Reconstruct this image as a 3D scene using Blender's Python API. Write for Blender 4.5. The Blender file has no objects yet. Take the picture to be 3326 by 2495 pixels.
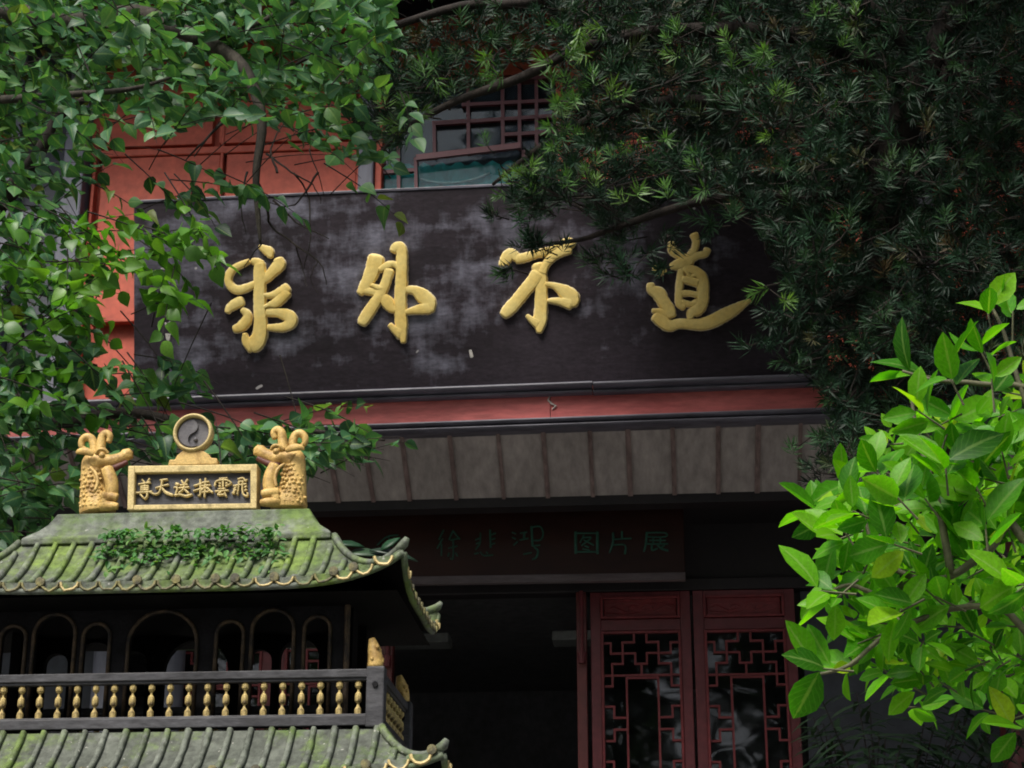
import bpy, bmesh, math, random
import numpy as np
from mathutils import Vector, Matrix
R = math.radians
rnd = random.Random(7)
S = bpy.context.scene
C = S.collection

# ------------------------------------------------------------------ camera, sky, sun, exposure
F, CX, CY = 6000.0, 1663.0, 1247.5           # photograph's focal length and centre in its own pixels
PITCH, YAW, EYE = 20.0, 4.8, 1.6
cam = bpy.data.cameras.new('camera'); camo = bpy.data.objects.new('camera', cam); C.objects.link(camo)
cam.sensor_width = 36.0; cam.lens = F / 3326 * 36; cam.clip_start = 0.05; cam.clip_end = 600
camo.location = (0, 0, EYE); camo.rotation_euler = (R(90 + PITCH), 0, R(YAW))
S.camera = camo
SUN_EL, SUN_AZ = 55.0, 205.0                 # azimuth measured clockwise from +Y
w = bpy.data.worlds.new('World'); S.world = w; w.use_nodes = True
nt = w.node_tree; bg = nt.nodes['Background']
sky = nt.nodes.new('ShaderNodeTexSky'); sky.sky_type = 'NISHITA'; sky.sun_disc = False
sky.sun_elevation = R(SUN_EL); sky.sun_rotation = R(SUN_AZ); sky.dust_density = 4.0; sky.air_density = 1.0
hs = nt.nodes.new('ShaderNodeHueSaturation'); hs.inputs['Saturation'].default_value = 0.55
nt.links.new(sky.outputs[0], hs.inputs['Color']); nt.links.new(hs.outputs[0], bg.inputs[0])
bg.inputs[1].default_value = 0.06
sl = bpy.data.lights.new('sun', 'SUN'); so = bpy.data.objects.new('sun', sl); C.objects.link(so)
sl.energy = 1.5; sl.angle = R(25); sl.color = (1.0, 0.95, 0.87)
sd = Vector((math.sin(R(SUN_AZ)) * math.cos(R(SUN_EL)), math.cos(R(SUN_AZ)) * math.cos(R(SUN_EL)), math.sin(R(SUN_EL))))
so.rotation_euler = sd.to_track_quat('Z', 'Y').to_euler(); so.location = (-4, -6, 14)
S.view_settings.view_transform = 'Standard'; S.view_settings.look = 'None'; S.view_settings.gamma = 1.0
S.cycles.filter_width = 1.9; S.view_settings.use_curve_mapping = False; S.view_settings.exposure = 1.6

# ------------------------------------------------------------------ sight lines of the photograph
cy_, sy_, cp_, sp_ = math.cos(R(YAW)), math.sin(R(YAW)), math.cos(R(PITCH)), math.sin(R(PITCH))
V_DIR = Vector((-sy_ * cp_, cy_ * cp_, sp_)); V_RT = Vector((cy_, sy_, 0)); V_UP = Vector((sy_ * sp_, -cy_ * sp_, cp_))
EYEP = Vector((0, 0, EYE))
def ray(u, v): return V_DIR * F + V_RT * (u - CX) + V_UP * (CY - v)
def W(u, v, Y):                                # point on the vertical plane y = Y
    d = ray(u, v); return EYEP + d * (Y / d.y)
def WP(u, v, p0, n):                           # point on any plane
    d = ray(u, v); return EYEP + d * ((p0 - EYEP).dot(n) / d.dot(n))
def mpp(u, v, Y): return (W(u + 5, v, Y) - W(u - 5, v, Y)).length / 10
def proj(p):
    q = p - EYEP; z = q.dot(V_DIR); return CX + F * q.dot(V_RT) / z, CY - F * q.dot(V_UP) / z, z

# ------------------------------------------------------------------ materials
def new_mat(name):
    m = bpy.data.materials.new(name); m.use_nodes = True; return m, m.node_tree, m.node_tree.nodes['Principled BSDF']
def noise(t, scale, stretch=(1, 1, 1), detail=5, rough=.6, vec='Object', off=0.0):
    tc = t.nodes.new('ShaderNodeTexCoord'); mp = t.nodes.new('ShaderNodeMapping'); mp.inputs['Scale'].default_value = stretch
    mp.inputs['Location'].default_value = (off, off * .7, off * 1.3)
    n = t.nodes.new('ShaderNodeTexNoise'); n.inputs['Scale'].default_value = scale; n.inputs['Detail'].default_value = detail
    n.inputs['Roughness'].default_value = rough
    t.links.new(tc.outputs[vec], mp.inputs['Vector']); t.links.new(mp.outputs[0], n.inputs['Vector']); return n.outputs['Fac']
def ramp(t, fac, stops):
    r = t.nodes.new('ShaderNodeValToRGB'); e = r.color_ramp.elements
    while len(e) < len(stops): e.new(0.5)
    for k, (p, c) in enumerate(stops): e[k].position = p; e[k].color = (*c, 1) if len(c) == 3 else c
    t.links.new(fac, r.inputs[0]); return r.outputs[0]
def mix(t, fac, a, b, mode='MIX'):
    m = t.nodes.new('ShaderNodeMix'); m.data_type = 'RGBA'; m.blend_type = mode
    for sock, val in ((m.inputs[0], fac), (m.inputs[6], a), (m.inputs[7], b)):
        if isinstance(val, (int, float)): sock.default_value = val
        elif isinstance(val, tuple): sock.default_value = (*val, 1)
        else: t.links.new(val, sock)
    return m.outputs[2]
def bump(t, b, fac, strength, dist=.01):
    n = t.nodes.new('ShaderNodeBump'); n.inputs['Strength'].default_value = strength; n.inputs['Distance'].default_value = dist
    t.links.new(fac, n.inputs['Height']); t.links.new(n.outputs[0], b.inputs['Normal'])
def paint(name, c1, c2, scale=4, stretch=(1, 1, 1), lo=.35, hi=.65, rough=.6, spec=.4, bmp=.2, bscale=40, metal=0, fine=.25, bdist=.01):
    m, t, b = new_mat(name)
    col = ramp(t, noise(t, scale, stretch), [(lo, c1), (hi, c2)])
    f2 = ramp(t, noise(t, scale * 7, stretch, off=3.1), [(.3, (1 - fine,) * 3), (.7, (1 + fine * .5,) * 3)])
    col = mix(t, 1.0, col, f2, 'MULTIPLY')
    t.links.new(col, b.inputs['Base Color']); b.inputs['Roughness'].default_value = rough
    b.inputs['Specular IOR Level'].default_value = spec; b.inputs['Metallic'].default_value = metal
    if bmp: bump(t, b, noise(t, bscale, stretch, off=7.7), bmp, bdist)
    return m
def leafmat(name, stops, trans=.35, rough=.42, spec=.5, warm=(1.25, 1.35, .5), vein=0.0):
    m, t, b = new_mat(name)
    at = t.nodes.new('ShaderNodeAttribute'); at.attribute_name = 'tint'
    oi = t.nodes.new('ShaderNodeObjectInfo')
    ad = t.nodes.new('ShaderNodeMath'); ad.operation = 'ADD'; fr = t.nodes.new('ShaderNodeMath'); fr.operation = 'FRACT'
    t.links.new(at.outputs['Fac'], ad.inputs[0]); t.links.new(oi.outputs['Random'], ad.inputs[1]); t.links.new(ad.outputs[0], fr.inputs[0])
    col = ramp(t, fr.outputs[0], stops)
    col = mix(t, .5, col, mix(t, 1.0, col, ramp(t, noise(t, 14, off=2), [(.3, (.6,) * 3), (.7, (1.35,) * 3)]), 'MULTIPLY'))
    if vein:
        ra = t.nodes.new('ShaderNodeAttribute'); ra.attribute_name = 'rib'; al = t.nodes.new('ShaderNodeAttribute'); al.attribute_name = 'along'
        mm = t.nodes.new('ShaderNodeMath'); mm.operation = 'MULTIPLY_ADD'; t.links.new(ra.outputs['Fac'], mm.inputs[0]); mm.inputs[1].default_value = .32; t.links.new(al.outputs['Fac'], mm.inputs[2])
        sn = t.nodes.new('ShaderNodeMath'); sn.operation = 'SINE'; m2 = t.nodes.new('ShaderNodeMath'); m2.operation = 'MULTIPLY'; m2.inputs[1].default_value = 44; t.links.new(mm.outputs[0], m2.inputs[0]); t.links.new(m2.outputs[0], sn.inputs[0])
        side = ramp(t, sn.outputs[0], [(.72, (0,) * 3), (1.0, (vein * .45,) * 3)]); ribf = ramp(t, ra.outputs['Fac'], [(.86, (0,) * 3), (.93, (vein,) * 3)])
        col = mix(t, side, col, (.22, .38, .10)); col = mix(t, ribf, col, (.3, .44, .14))
    t.links.new(col, b.inputs['Base Color']); b.inputs['Roughness'].default_value = rough; b.inputs['Specular IOR Level'].default_value = spec
    tr = t.nodes.new('ShaderNodeBsdfTranslucent'); tcol = mix(t, 1.0, col, warm, 'MULTIPLY'); t.links.new(tcol, tr.inputs['Color'])
    ms = t.nodes.new('ShaderNodeMixShader'); ms.inputs[0].default_value = trans
    t.links.new(b.outputs[0], ms.inputs[1]); t.links.new(tr.outputs[0], ms.inputs[2])
    t.links.new(ms.outputs[0], t.nodes['Material Output'].inputs['Surface']); return m
def glassmat(name, tint=(.55, .6, .65), boost=1.0, sky_paint=0.0):
    m, t, b = new_mat(name); t.nodes.remove(b)
    gl = t.nodes.new('ShaderNodeBsdfGlossy'); gl.inputs['Roughness'].default_value = .03
    tr = t.nodes.new('ShaderNodeBsdfTransparent'); tr.inputs['Color'].default_value = (*tint, 1)
    fr = t.nodes.new('ShaderNodeFresnel'); fr.inputs['IOR'].default_value = 1.52 * boost
    ms = t.nodes.new('ShaderNodeMixShader'); t.links.new(fr.outputs[0], ms.inputs[0]); t.links.new(tr.outputs[0], ms.inputs[1]); t.links.new(gl.outputs[0], ms.inputs[2])
    bm_ = noise(t, 1.3, detail=2); bp = t.nodes.new('ShaderNodeBump'); bp.inputs['Strength'].default_value = .12; bp.inputs['Distance'].default_value = .05
    t.links.new(bm_, bp.inputs['Height']); t.links.new(bp.outputs[0], gl.inputs['Normal'])
    out = ms
    if sky_paint:
        df = t.nodes.new('ShaderNodeBsdfDiffuse'); df.inputs['Color'].default_value = (.24, .32, .44, 1)  # blue-grey diffuse layer paints a sky reflection onto the panes
        out = t.nodes.new('ShaderNodeMixShader'); r_ = ramp(t, noise(t, 2.5, off=4), [(.3, (sky_paint * .5,) * 3), (.7, (sky_paint * 1.6,) * 3)]); t.links.new(r_, out.inputs[0])
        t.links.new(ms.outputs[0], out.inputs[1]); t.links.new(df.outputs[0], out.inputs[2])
    t.links.new(out.outputs[0], t.nodes['Material Output'].inputs['Surface']); return m

MT = {}
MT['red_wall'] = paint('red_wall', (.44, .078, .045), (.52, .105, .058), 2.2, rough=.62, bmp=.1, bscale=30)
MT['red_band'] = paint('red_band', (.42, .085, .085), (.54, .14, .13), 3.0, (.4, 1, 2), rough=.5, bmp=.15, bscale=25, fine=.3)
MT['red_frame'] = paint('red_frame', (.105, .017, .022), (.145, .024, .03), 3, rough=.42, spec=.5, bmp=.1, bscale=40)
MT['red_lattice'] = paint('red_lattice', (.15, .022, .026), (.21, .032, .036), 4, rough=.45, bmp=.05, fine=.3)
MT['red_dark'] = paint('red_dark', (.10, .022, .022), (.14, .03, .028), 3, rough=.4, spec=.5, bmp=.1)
MT['grey_col'] = paint('grey_col', (.105, .11, .14), (.14, .145, .18), 3, (1, 1, .3), rough=.55, bmp=.15, bscale=30)
MT['grey_wall'] = paint('grey_wall', (.04, .045, .055), (.06, .065, .08), 2, rough=.7, bmp=.1)
MT['trim'] = paint('trim', (.07, .067, .09), (.14, .137, .175), 3, (.3, 1, 2.5), rough=.42, spec=.5, bmp=.3, bscale=22, fine=.4)
MT['soffit'] = paint('soffit', (.33, .295, .285), (.43, .385, .375), 2.5, (1.2, .5, .4), rough=.8, bmp=.15, bscale=18, fine=.28)
MT['batten'] = paint('batten', (.19, .13, .125), (.27, .2, .19), 5, (1, .3, .3), rough=.8, bmp=.3, bscale=25, fine=.5)
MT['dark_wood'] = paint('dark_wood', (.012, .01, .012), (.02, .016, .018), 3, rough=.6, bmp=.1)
MT['room'] = paint('room', (.2, .2, .21), (.25, .25, .27), 2, rough=.8, bmp=0)
MT['lamp_off'] = paint('lamp_off', (.3, .32, .31), (.34, .36, .35), 2, rough=.4, bmp=0)
MT['sign_red'] = paint('sign_red', (.020, .006, .004), (.032, .010, .007), 2, (.3, 1, 1), rough=.45, spec=.2, bmp=.05)
MT['sign_sheen'] = paint('sign_sheen', (.13, .1, .1), (.22, .19, .2), 5, (.3, 1, 1), rough=.3, spec=.6, bmp=.2)  # painted sky sheen for the exhibition board's lower edge
MT['sign_green'] = paint('sign_green', (.006, .06, .036), (.012, .085, .055), 4, rough=.5, bmp=0)
MT['gold'] = paint('gold', (.82, .59, .165), (.89, .71, .26), 6, rough=.5, spec=.4, bmp=.2, bscale=55, fine=.12, bdist=.006)
MT['gold_rim'] = paint('gold_rim', (.72, .56, .3), (.85, .74, .5), 9, rough=.5, spec=.4, bmp=.1)
MT['gold_old'] = paint('gold_old', (.30, .17, .045), (.64, .43, .14), 26, lo=.3, hi=.55, rough=.55, spec=.4, bmp=.4, bscale=120, fine=.3, bdist=.004)
MT['gold_bal'] = paint('gold_bal', (.12, .085, .04), (.56, .43, .17), 34, lo=.34, hi=.56, rough=.6, spec=.3, bmp=.4, bscale=150, fine=.4, bdist=.003)
MT['gold_pale'] = paint('gold_pale', (.34, .26, .11), (.66, .52, .24), 30, lo=.3, hi=.52, rough=.6, spec=.3, bmp=.3, bscale=150, fine=.3, bdist=.003)
MT['gold_worn'] = paint('gold_worn', (.09, .085, .06), (.28, .25, .10), 28, lo=.38, hi=.66, rough=.65, spec=.3, bmp=.5, bscale=110, fine=.4, bdist=.005)
MT['iron'] = paint('iron', (.004, .0038, .0045), (.012, .0115, .014), 14, rough=.7, spec=.15, bmp=.5, bscale=90, fine=.5, bdist=.004)
MT['iron_shaded'] = paint('iron_shaded', (.002, .002, .002), (.005, .0045, .005), 14, rough=.9, spec=.1, bmp=.3, bscale=90, bdist=.004)  # near-black copy of the iron, shade under roofs and inside painted in
MT['iron_rail'] = paint('iron_rail', (.032, .032, .037), (.075, .075, .083), 9, (.4, 1, 1), rough=.6, bmp=.5, bscale=80, fine=.5, bdist=.004)
MT['trim_worn_shaded'] = paint('trim_worn_shaded', (.012, .010, .009), (.10, .066, .036), 25, rough=.7, bmp=.4, bscale=100, fine=.5, bdist=.004)  # worn trim, colour darkened to carry the shade under the eave
MT['mouth'] = paint('mouth', (.09, .025, .018), (.13, .04, .03), 30, rough=.6, bmp=.2)
MT['bronze'] = paint('bronze', (.07, .065, .075), (.12, .115, .12), 30, rough=.5, spec=.5, bmp=.3, bscale=100, bdist=.003)
MT['white_paint'] = paint('white_paint', (.45, .43, .40), (.6, .57, .53), 25, rough=.8, bmp=.2)
MT['teal'] = paint('teal', (.02, .26, .23), (.04, .38, .33), 3, (2, 1, .5), rough=.8, bmp=.3, bscale=12)
MT['cord'] = paint('cord', (.35, .5, .47), (.42, .58, .54), 20, rough=.7, bmp=0)
MT['stone'] = paint('stone', (.13, .127, .12), (.2, .195, .185), 1.2, rough=.85, bmp=.4, bscale=20)
MT['roof_slab'] = paint('roof_slab', (.04, .04, .045), (.06, .06, .065), 2, rough=.8, bmp=.2)
MT['bark'] = paint('bark', (.03, .025, .02), (.075, .065, .05), 14, (1, 1, .4), rough=.9, bmp=.7, bscale=45, fine=.5)
MT['bark_dark'] = paint('bark_dark', (.012, .009, .007), (.03, .022, .017), 12, (1, 1, .3), rough=.9, bmp=.7, bscale=45, fine=.5)
MT['stem'] = paint('stem', (.06, .06, .03), (.12, .12, .06), 20, rough=.7, bmp=.3)

def roofmat(name, moss=.5, dark=1.0):
    m, t, b = new_mat(name)
    base = ramp(t, noise(t, 11, (1, 1, .6)), [(.3, (.085 * dark, .098 * dark, .078 * dark)), (.7, (.20 * dark, .22 * dark, .185 * dark))])
    gm = ramp(t, noise(t, 4.5, off=5), [(.3, (.07, .125, .03)), (.7, (.18, .26, .05))])
    fac = ramp(t, noise(t, 5.5, off=9, detail=7, rough=.7), [(.62 - moss * .36, (0,) * 3), (.72 - moss * .2, (1,) * 3)])
    col = mix(t, fac, base, gm)
    dirt = ramp(t, noise(t, 38, off=1, detail=6), [(.3, (.42,) * 3), (.62, (1.05,) * 3)])
    col = mix(t, 1.0, col, dirt, 'MULTIPLY')
    spot = ramp(t, noise(t, 60, off=4, detail=2), [(.70, (0,) * 3), (.76, (1,) * 3)])
    col = mix(t, spot, col, (.38, .38, .34))
    t.links.new(col, b.inputs['Base Color']); b.inputs['Roughness'].default_value = .75; b.inputs['Specular IOR Level'].default_value = .35
    bump(t, b, noise(t, 70, off=2, detail=8), .6, .006); return m
MT['roof_moss'] = roofmat('roof_moss', .55); MT['roof_grey'] = roofmat('roof_grey', .42); MT['roof_moss_pan'] = roofmat('roof_moss_pan', .6, .6); MT['roof_grey_pan'] = roofmat('roof_grey_pan', .4, .7); MT['ridge_moss'] = roofmat('ridge_moss', .45)

def plaquemat():
    m, t, b = new_mat('plaque_board')
    base = ramp(t, noise(t, 1.6, (1, 1, 1.5)), [(.35, (.019, .0135, .019)), (.65, (.034, .026, .036))])
    wear = noise(t, 2.6, (.8, 1, 1.2), detail=10, rough=.62, off=1.7)
    streak = noise(t, 14, (1, 1, .10), detail=4, off=4)
    plank = noise(t, 6, (.35, 1, 1.6), detail=3, off=8)
    a = t.nodes.new('ShaderNodeMath'); a.operation = 'MULTIPLY_ADD'; t.links.new(streak, a.inputs[0]); a.inputs[1].default_value = .32; t.links.new(wear, a.inputs[2])
    a2 = t.nodes.new('ShaderNodeMath'); a2.operation = 'MULTIPLY_ADD'; t.links.new(plank, a2.inputs[0]); a2.inputs[1].default_value = .35; t.links.new(a.outputs[0], a2.inputs[2])
    # the finish has bleached most along the middle of the board, where the letters stand
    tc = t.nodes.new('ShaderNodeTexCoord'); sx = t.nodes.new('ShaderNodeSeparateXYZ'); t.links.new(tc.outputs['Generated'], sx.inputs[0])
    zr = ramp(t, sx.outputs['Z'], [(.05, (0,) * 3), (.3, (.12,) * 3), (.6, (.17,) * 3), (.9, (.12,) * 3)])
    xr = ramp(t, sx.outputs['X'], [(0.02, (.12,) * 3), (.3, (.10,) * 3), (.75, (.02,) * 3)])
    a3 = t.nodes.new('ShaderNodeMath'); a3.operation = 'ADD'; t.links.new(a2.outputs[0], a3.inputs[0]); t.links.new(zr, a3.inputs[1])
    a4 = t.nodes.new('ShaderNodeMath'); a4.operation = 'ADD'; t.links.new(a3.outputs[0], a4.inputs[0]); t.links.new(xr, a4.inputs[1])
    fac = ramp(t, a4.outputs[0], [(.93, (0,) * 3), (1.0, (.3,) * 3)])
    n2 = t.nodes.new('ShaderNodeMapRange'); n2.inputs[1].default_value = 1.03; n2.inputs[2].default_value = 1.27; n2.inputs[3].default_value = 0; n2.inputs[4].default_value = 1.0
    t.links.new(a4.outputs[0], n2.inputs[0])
    bk = t.nodes.new('ShaderNodeTexBrick'); bk.inputs['Scale'].default_value = 1.0; bk.inputs['Brick Width'].default_value = .42; bk.inputs['Row Height'].default_value = .105; bk.inputs['Mortar Size'].default_value = .004; bk.inputs['Mortar Smooth'].default_value = .6
    bk.inputs['Color1'].default_value = (.72, .72, .72, 1); bk.inputs['Color2'].default_value = (1.15, 1.15, 1.15, 1); bk.inputs['Mortar'].default_value = (.85, .85, .85, 1); bk.offset = .37
    sw = t.nodes.new('ShaderNodeCombineXYZ'); so_x = t.nodes.new('ShaderNodeSeparateXYZ'); t.links.new(tc.outputs['Object'], so_x.inputs[0]); t.links.new(so_x.outputs['X'], sw.inputs[0]); t.links.new(so_x.outputs['Z'], sw.inputs[1]); t.links.new(sw.outputs[0], bk.inputs['Vector'])
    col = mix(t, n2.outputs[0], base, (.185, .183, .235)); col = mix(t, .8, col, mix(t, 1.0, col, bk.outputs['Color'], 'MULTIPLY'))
    fine = ramp(t, noise(t, 45, (.5, 1, 1.2), off=2), [(.3, (.65,) * 3), (.7, (1.2,) * 3)]); col = mix(t, 1.0, col, fine, 'MULTIPLY')
    sp = ramp(t, noise(t, 10, off=11, detail=1), [(.80, (0,) * 3), (.82, (1,) * 3)]); col = mix(t, sp, col, (.4, .38, .38))
    t.links.new(col, b.inputs['Base Color']); b.inputs['Roughness'].default_value = .62; b.inputs['Specular IOR Level'].default_value = .22
    bump(t, b, noise(t, 30, (.5, 1, 1)), .2, .01); return m
MT['plaque'] = plaquemat()
MT['leaf_broad'] = leafmat('leaf_broad', [(0, (.010, .038, .016)), (.3, (.028, .095, .042)), (.6, (.055, .16, .07)), (.95, (.09, .22, .06)), (1, (.15, .19, .03))], .4, .45, .4, vein=.3)
MT['leaf_fresh'] = leafmat('leaf_fresh', [(0, (.06, .17, .02)), (.5, (.09, .24, .025)), (1, (.14, .3, .03))], .45, .42, .5)
MT['leaf_needle'] = leafmat('leaf_needle', [(0, (.005, .016, .009)), (.4, (.012, .036, .019)), (.75, (.022, .060, .030)), (.95, (.034, .085, .03)), (1, (.07, .045, .02))], .15, .5, .3)
MT['leaf_needle_fresh'] = leafmat('leaf_needle_fresh', [(0, (.05, .13, .04)), (.6, (.09, .2, .05)), (1, (.14, .26, .06))], .3, .45, .35)
MT['leaf_shrub'] = leafmat('leaf_shrub', [(0, (.022, .11, .004)), (.3, (.055, .23, .006)), (.6, (.10, .32, .008)), (.95, (.15, .39, .01)), (1, (.30, .45, .02))], .5, .4, .2, warm=(1.6, 1.8, .2), vein=.35)
MT['leaf_dark'] = leafmat('leaf_dark', [(0, (.012, .032, .016)), (1, (.03, .065, .028))], .2, .45, .5)
MT['leaf_wood'] = leafmat('leaf_wood', [(0, (.02, .05, .02)), (1, (.05, .1, .035))], .25, .5, .4)
MT['fern'] = leafmat('fern', [(0, (.04, .13, .03)), (.6, (.07, .22, .05)), (1, (.14, .26, .06))], .3, .5, .4)
MT['glass'] = glassmat('glass', (.6, .62, .65), 1.0)
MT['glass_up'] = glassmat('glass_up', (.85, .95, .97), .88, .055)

# ------------------------------------------------------------------ mesh helpers
class MB:
    def __init__(s): s.v, s.f = [], []
    def add(s, vs, fs):
        o = len(s.v); s.v += [tuple(p) for p in vs]; s.f += [tuple(i + o for i in f) for f in fs]; return s
    def hexa(s, p):   # 8 points: back/front quads in matching order
        return s.add(p, [(0, 1, 2, 3), (7, 6, 5, 4), (0, 4, 5, 1), (1, 5, 6, 2), (2, 6, 7, 3), (3, 7, 4, 0)])
    def box(s, x0, x1, y0, y1, z0, z1):
        return s.hexa([(x0, y0, z0), (x1, y0, z0), (x1, y0, z1), (x0, y0, z1), (x0, y1, z0), (x1, y1, z0), (x1, y1, z1), (x0, y1, z1)])
    def slab(s, quad, dep):     # quad: 4 world points (face towards the camera), pushed back along +y
        q = [Vector(p) for p in quad]; b = [p + Vector((0, dep, 0)) for p in q]
        return s.hexa([*q, *b])
    def tube(s, pts, rad, seg=6, flat=(1, 1, 1), cap=True):
        pts = [Vector(p) for p in pts]; n = len(pts)
        if not hasattr(rad, '__len__'): rad = [rad] * n
        ref = Vector((0, 1, 0)); rings = []
        for i, p in enumerate(pts):
            t = (pts[min(i + 1, n - 1)] - pts[max(i - 1, 0)]).normalized()
            a = t.cross(ref)
            if a.length < .1: a = t.cross(Vector((1, 0, 0)))
            a.normalize(); b = t.cross(a)
            rings.append([p + Vector([c * k for c, k in zip(a * math.cos(2 * math.pi * j / seg) * rad[i] + b * math.sin(2 * math.pi * j / seg) * rad[i], flat)]) for j in range(seg)])
        vs = [q for r in rings for q in r]; fs = []
        for i in range(n - 1):
            for j in range(seg):
                k = (j + 1) % seg; fs.append((i * seg + j, i * seg + k, (i + 1) * seg + k, (i + 1) * seg + j))
        if cap:
            fs.append(tuple(range(seg))[::-1]); fs.append(tuple((n - 1) * seg + j for j in range(seg)))
        return s.add(vs, fs)
    def lathe(s, c, prof, seg=10, axis='z'):     # prof: (radius, height)
        vs, fs = [], []
        for r, h in prof:
            for j in range(seg):
                a = 2 * math.pi * j / seg
                vs.append((c[0] + r * math.cos(a), c[1] + r * math.sin(a), c[2] + h) if axis == 'z' else (c[0] + r * math.cos(a), c[1] + h, c[2] + r * math.sin(a)))
        for i in range(len(prof) - 1):
            for j in range(seg):
                k = (j + 1) % seg; fs.append((i * seg + j, i * seg + k, (i + 1) * seg + k, (i + 1) * seg + j))
        fs.append(tuple(range(seg))[::-1]); fs.append(tuple((len(prof) - 1) * seg + j for j in range(seg)))
        return s.add(vs, fs)
    def ball(s, c, r, seg=8, flat=(1, 1, 1)):
        c = Vector(c); vs, fs = [], []; n = seg // 2 + 1
        for i in range(n):
            th = math.pi * (i + .0001) / (n - 1 + .0002)
            for j in range(seg):
                a = 2 * math.pi * j / seg
                vs.append((c.x + r * flat[0] * math.sin(th) * math.cos(a), c.y + r * flat[1] * math.sin(th) * math.sin(a), c.z + r * flat[2] * math.cos(th)))
        for i in range(n - 1):
            for j in range(seg):
                k = (j + 1) % seg; fs.append((i * seg + j, (i + 1) * seg + j, (i + 1) * seg + k, i * seg + k))
        return s.add(vs, fs)
    def mesh(s, name, mat, smooth=False):
        me = bpy.data.meshes.new(name); me.from_pydata(s.v, [], s.f)
        bm = bmesh.new(); bm.from_mesh(me); bmesh.ops.recalc_face_normals(bm, faces=bm.faces); bm.to_mesh(me); bm.free()
        me.materials.append(MT[mat])
        if smooth: me.polygons.foreach_set('use_smooth', [True] * len(me.polygons))
        return me
    def build(s, name, mat, parent=None, smooth=False, bevel=0, seg=2):
        o = bpy.data.objects.new(name, s.mesh(name, mat, smooth)); put(o, parent)
        if bevel:
            b = o.modifiers.new('bevel', 'BEVEL'); b.width = bevel; b.segments = seg; b.limit_method = 'ANGLE'; b.angle_limit = R(40)
        return o
def put(o, parent=None):
    C.objects.link(o)
    if parent is not None:
        o.parent = parent
        if parent.get('_loc') is not None: o.matrix_parent_inverse = Matrix.Translation(-Vector(parent['_loc']))
    return o
def thing(name, label, cat, loc, group=None):
    o = bpy.data.objects.new(name, None); C.objects.link(o); o.location = loc; o['_loc'] = tuple(loc); o.empty_display_size = .2
    tag(o, label, cat, group); return o
def tag(o, label=None, cat=None, group=None, kind=None):
    for k, v in (('label', label), ('category', cat), ('group', group), ('kind', kind)):
        if v: o[k] = v
    return o
UNIT = {}
def unitbox(mat):
    if mat not in UNIT: UNIT[mat] = MB().box(-.5, .5, -.5, .5, -.5, .5).mesh('bar', mat)
    return UNIT[mat]
def bar(name, mat, parent, c, size, roty=0):      # a straight bar sharing the unit box
    o = bpy.data.objects.new(name, unitbox(mat)); put(o, parent); o.location = c; o.scale = size; o.rotation_euler = (0, roty, 0); return o
def inst(name, me, parent, mw):
    o = bpy.data.objects.new(name, me); put(o, parent); o.matrix_basis = mw; return o
def catmull(nodes, per=6):
    n = len(nodes)
    if n == 2: nodes = [nodes[0], tuple((a + b) / 2 for a, b in zip(*nodes)), nodes[1]]; n = 3
    out = []
    for i in range(n - 1):
        p0, p1, p2, p3 = (np.array(nodes[max(0, min(n - 1, i + k))], float) for k in (-1, 0, 1, 2))
        for j in range(per):
            t = j / per
            out.append(.5 * ((2 * p1) + (-p0 + p2) * t + (2 * p0 - 5 * p1 + 4 * p2 - p3) * t * t + (-p0 + 3 * p1 - 3 * p2 + p3) * t ** 3))
    out.append(np.array(nodes[-1], float)); return out
CHAMFER = [(1, 0), (.97, .55), (.84, .93), (.5, 1.0), (0, 1.03), (-.5, 1.0), (-.84, .93), (-.97, .55), (-1, 0)]
def stroke(mb, nodes, P0, ex, eu, n, h, per=5, prof=7, sharp=.32):
    crisp = prof == 9; cap = .5 if crisp else .8
    """A brush stroke in relief: nodes (a, b, half width) in metres on the plane P0 + a ex + b eu, rising h along n."""
    s = catmull(nodes, per); pts = [(p[0], p[1], max(p[2], .0008)) for p in s]
    if len(pts) > 8: pts = [(p[0], p[1], p[2] * rnd.uniform(.95, 1.04)) for p in pts]
    tan = []
    for i in range(len(pts)):
        a, b = pts[max(i - 1, 0)], pts[min(i + 1, len(pts) - 1)]; d = np.array([b[0] - a[0], b[1] - a[1]]); L = np.hypot(*d); tan.append(d / (L if L > 1e-9 else 1))
    rows = []
    def row(p, t, wk, hk):
        r = []
        for k in range(prof):
            a = math.pi * k / (prof - 1); c = math.cos(a); sn = math.sin(a)
            off = math.copysign(abs(c) ** sharp, c) * p[2] * wk; hh = (abs(sn) ** sharp) * h * hk - .002
            if crisp: off = CHAMFER[k][0] * p[2] * wk; hh = CHAMFER[k][1] * h * hk - .002
            q = P0 + ex * (p[0] - t[1] * off) + eu * (p[1] + t[0] * off) + n * hh; r.append(q)
        rows.append(r)
    for th in (80, 55, 28):
        c, sn = math.cos(R(th)), math.sin(R(th)); p = pts[0]; row((p[0] - tan[0][0] * p[2] * sn * cap, p[1] - tan[0][1] * p[2] * sn * cap, p[2]), tan[0], c ** .8, c ** .5)
    for p, t in zip(pts, tan): row(p, t, 1, 1)
    for th in (28, 55, 80):
        c, sn = math.cos(R(th)), math.sin(R(th)); p = pts[-1]; row((p[0] + tan[-1][0] * p[2] * sn * cap, p[1] + tan[-1][1] * p[2] * sn * cap, p[2]), tan[-1], c ** .8, c ** .5)
    fs = []
    for i in range(len(rows) - 1):
        for k in range(prof - 1): fs.append((i * prof + k, i * prof + k + 1, (i + 1) * prof + k + 1, (i + 1) * prof + k))
    mb.add([q for r in rows for q in r], fs)
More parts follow.
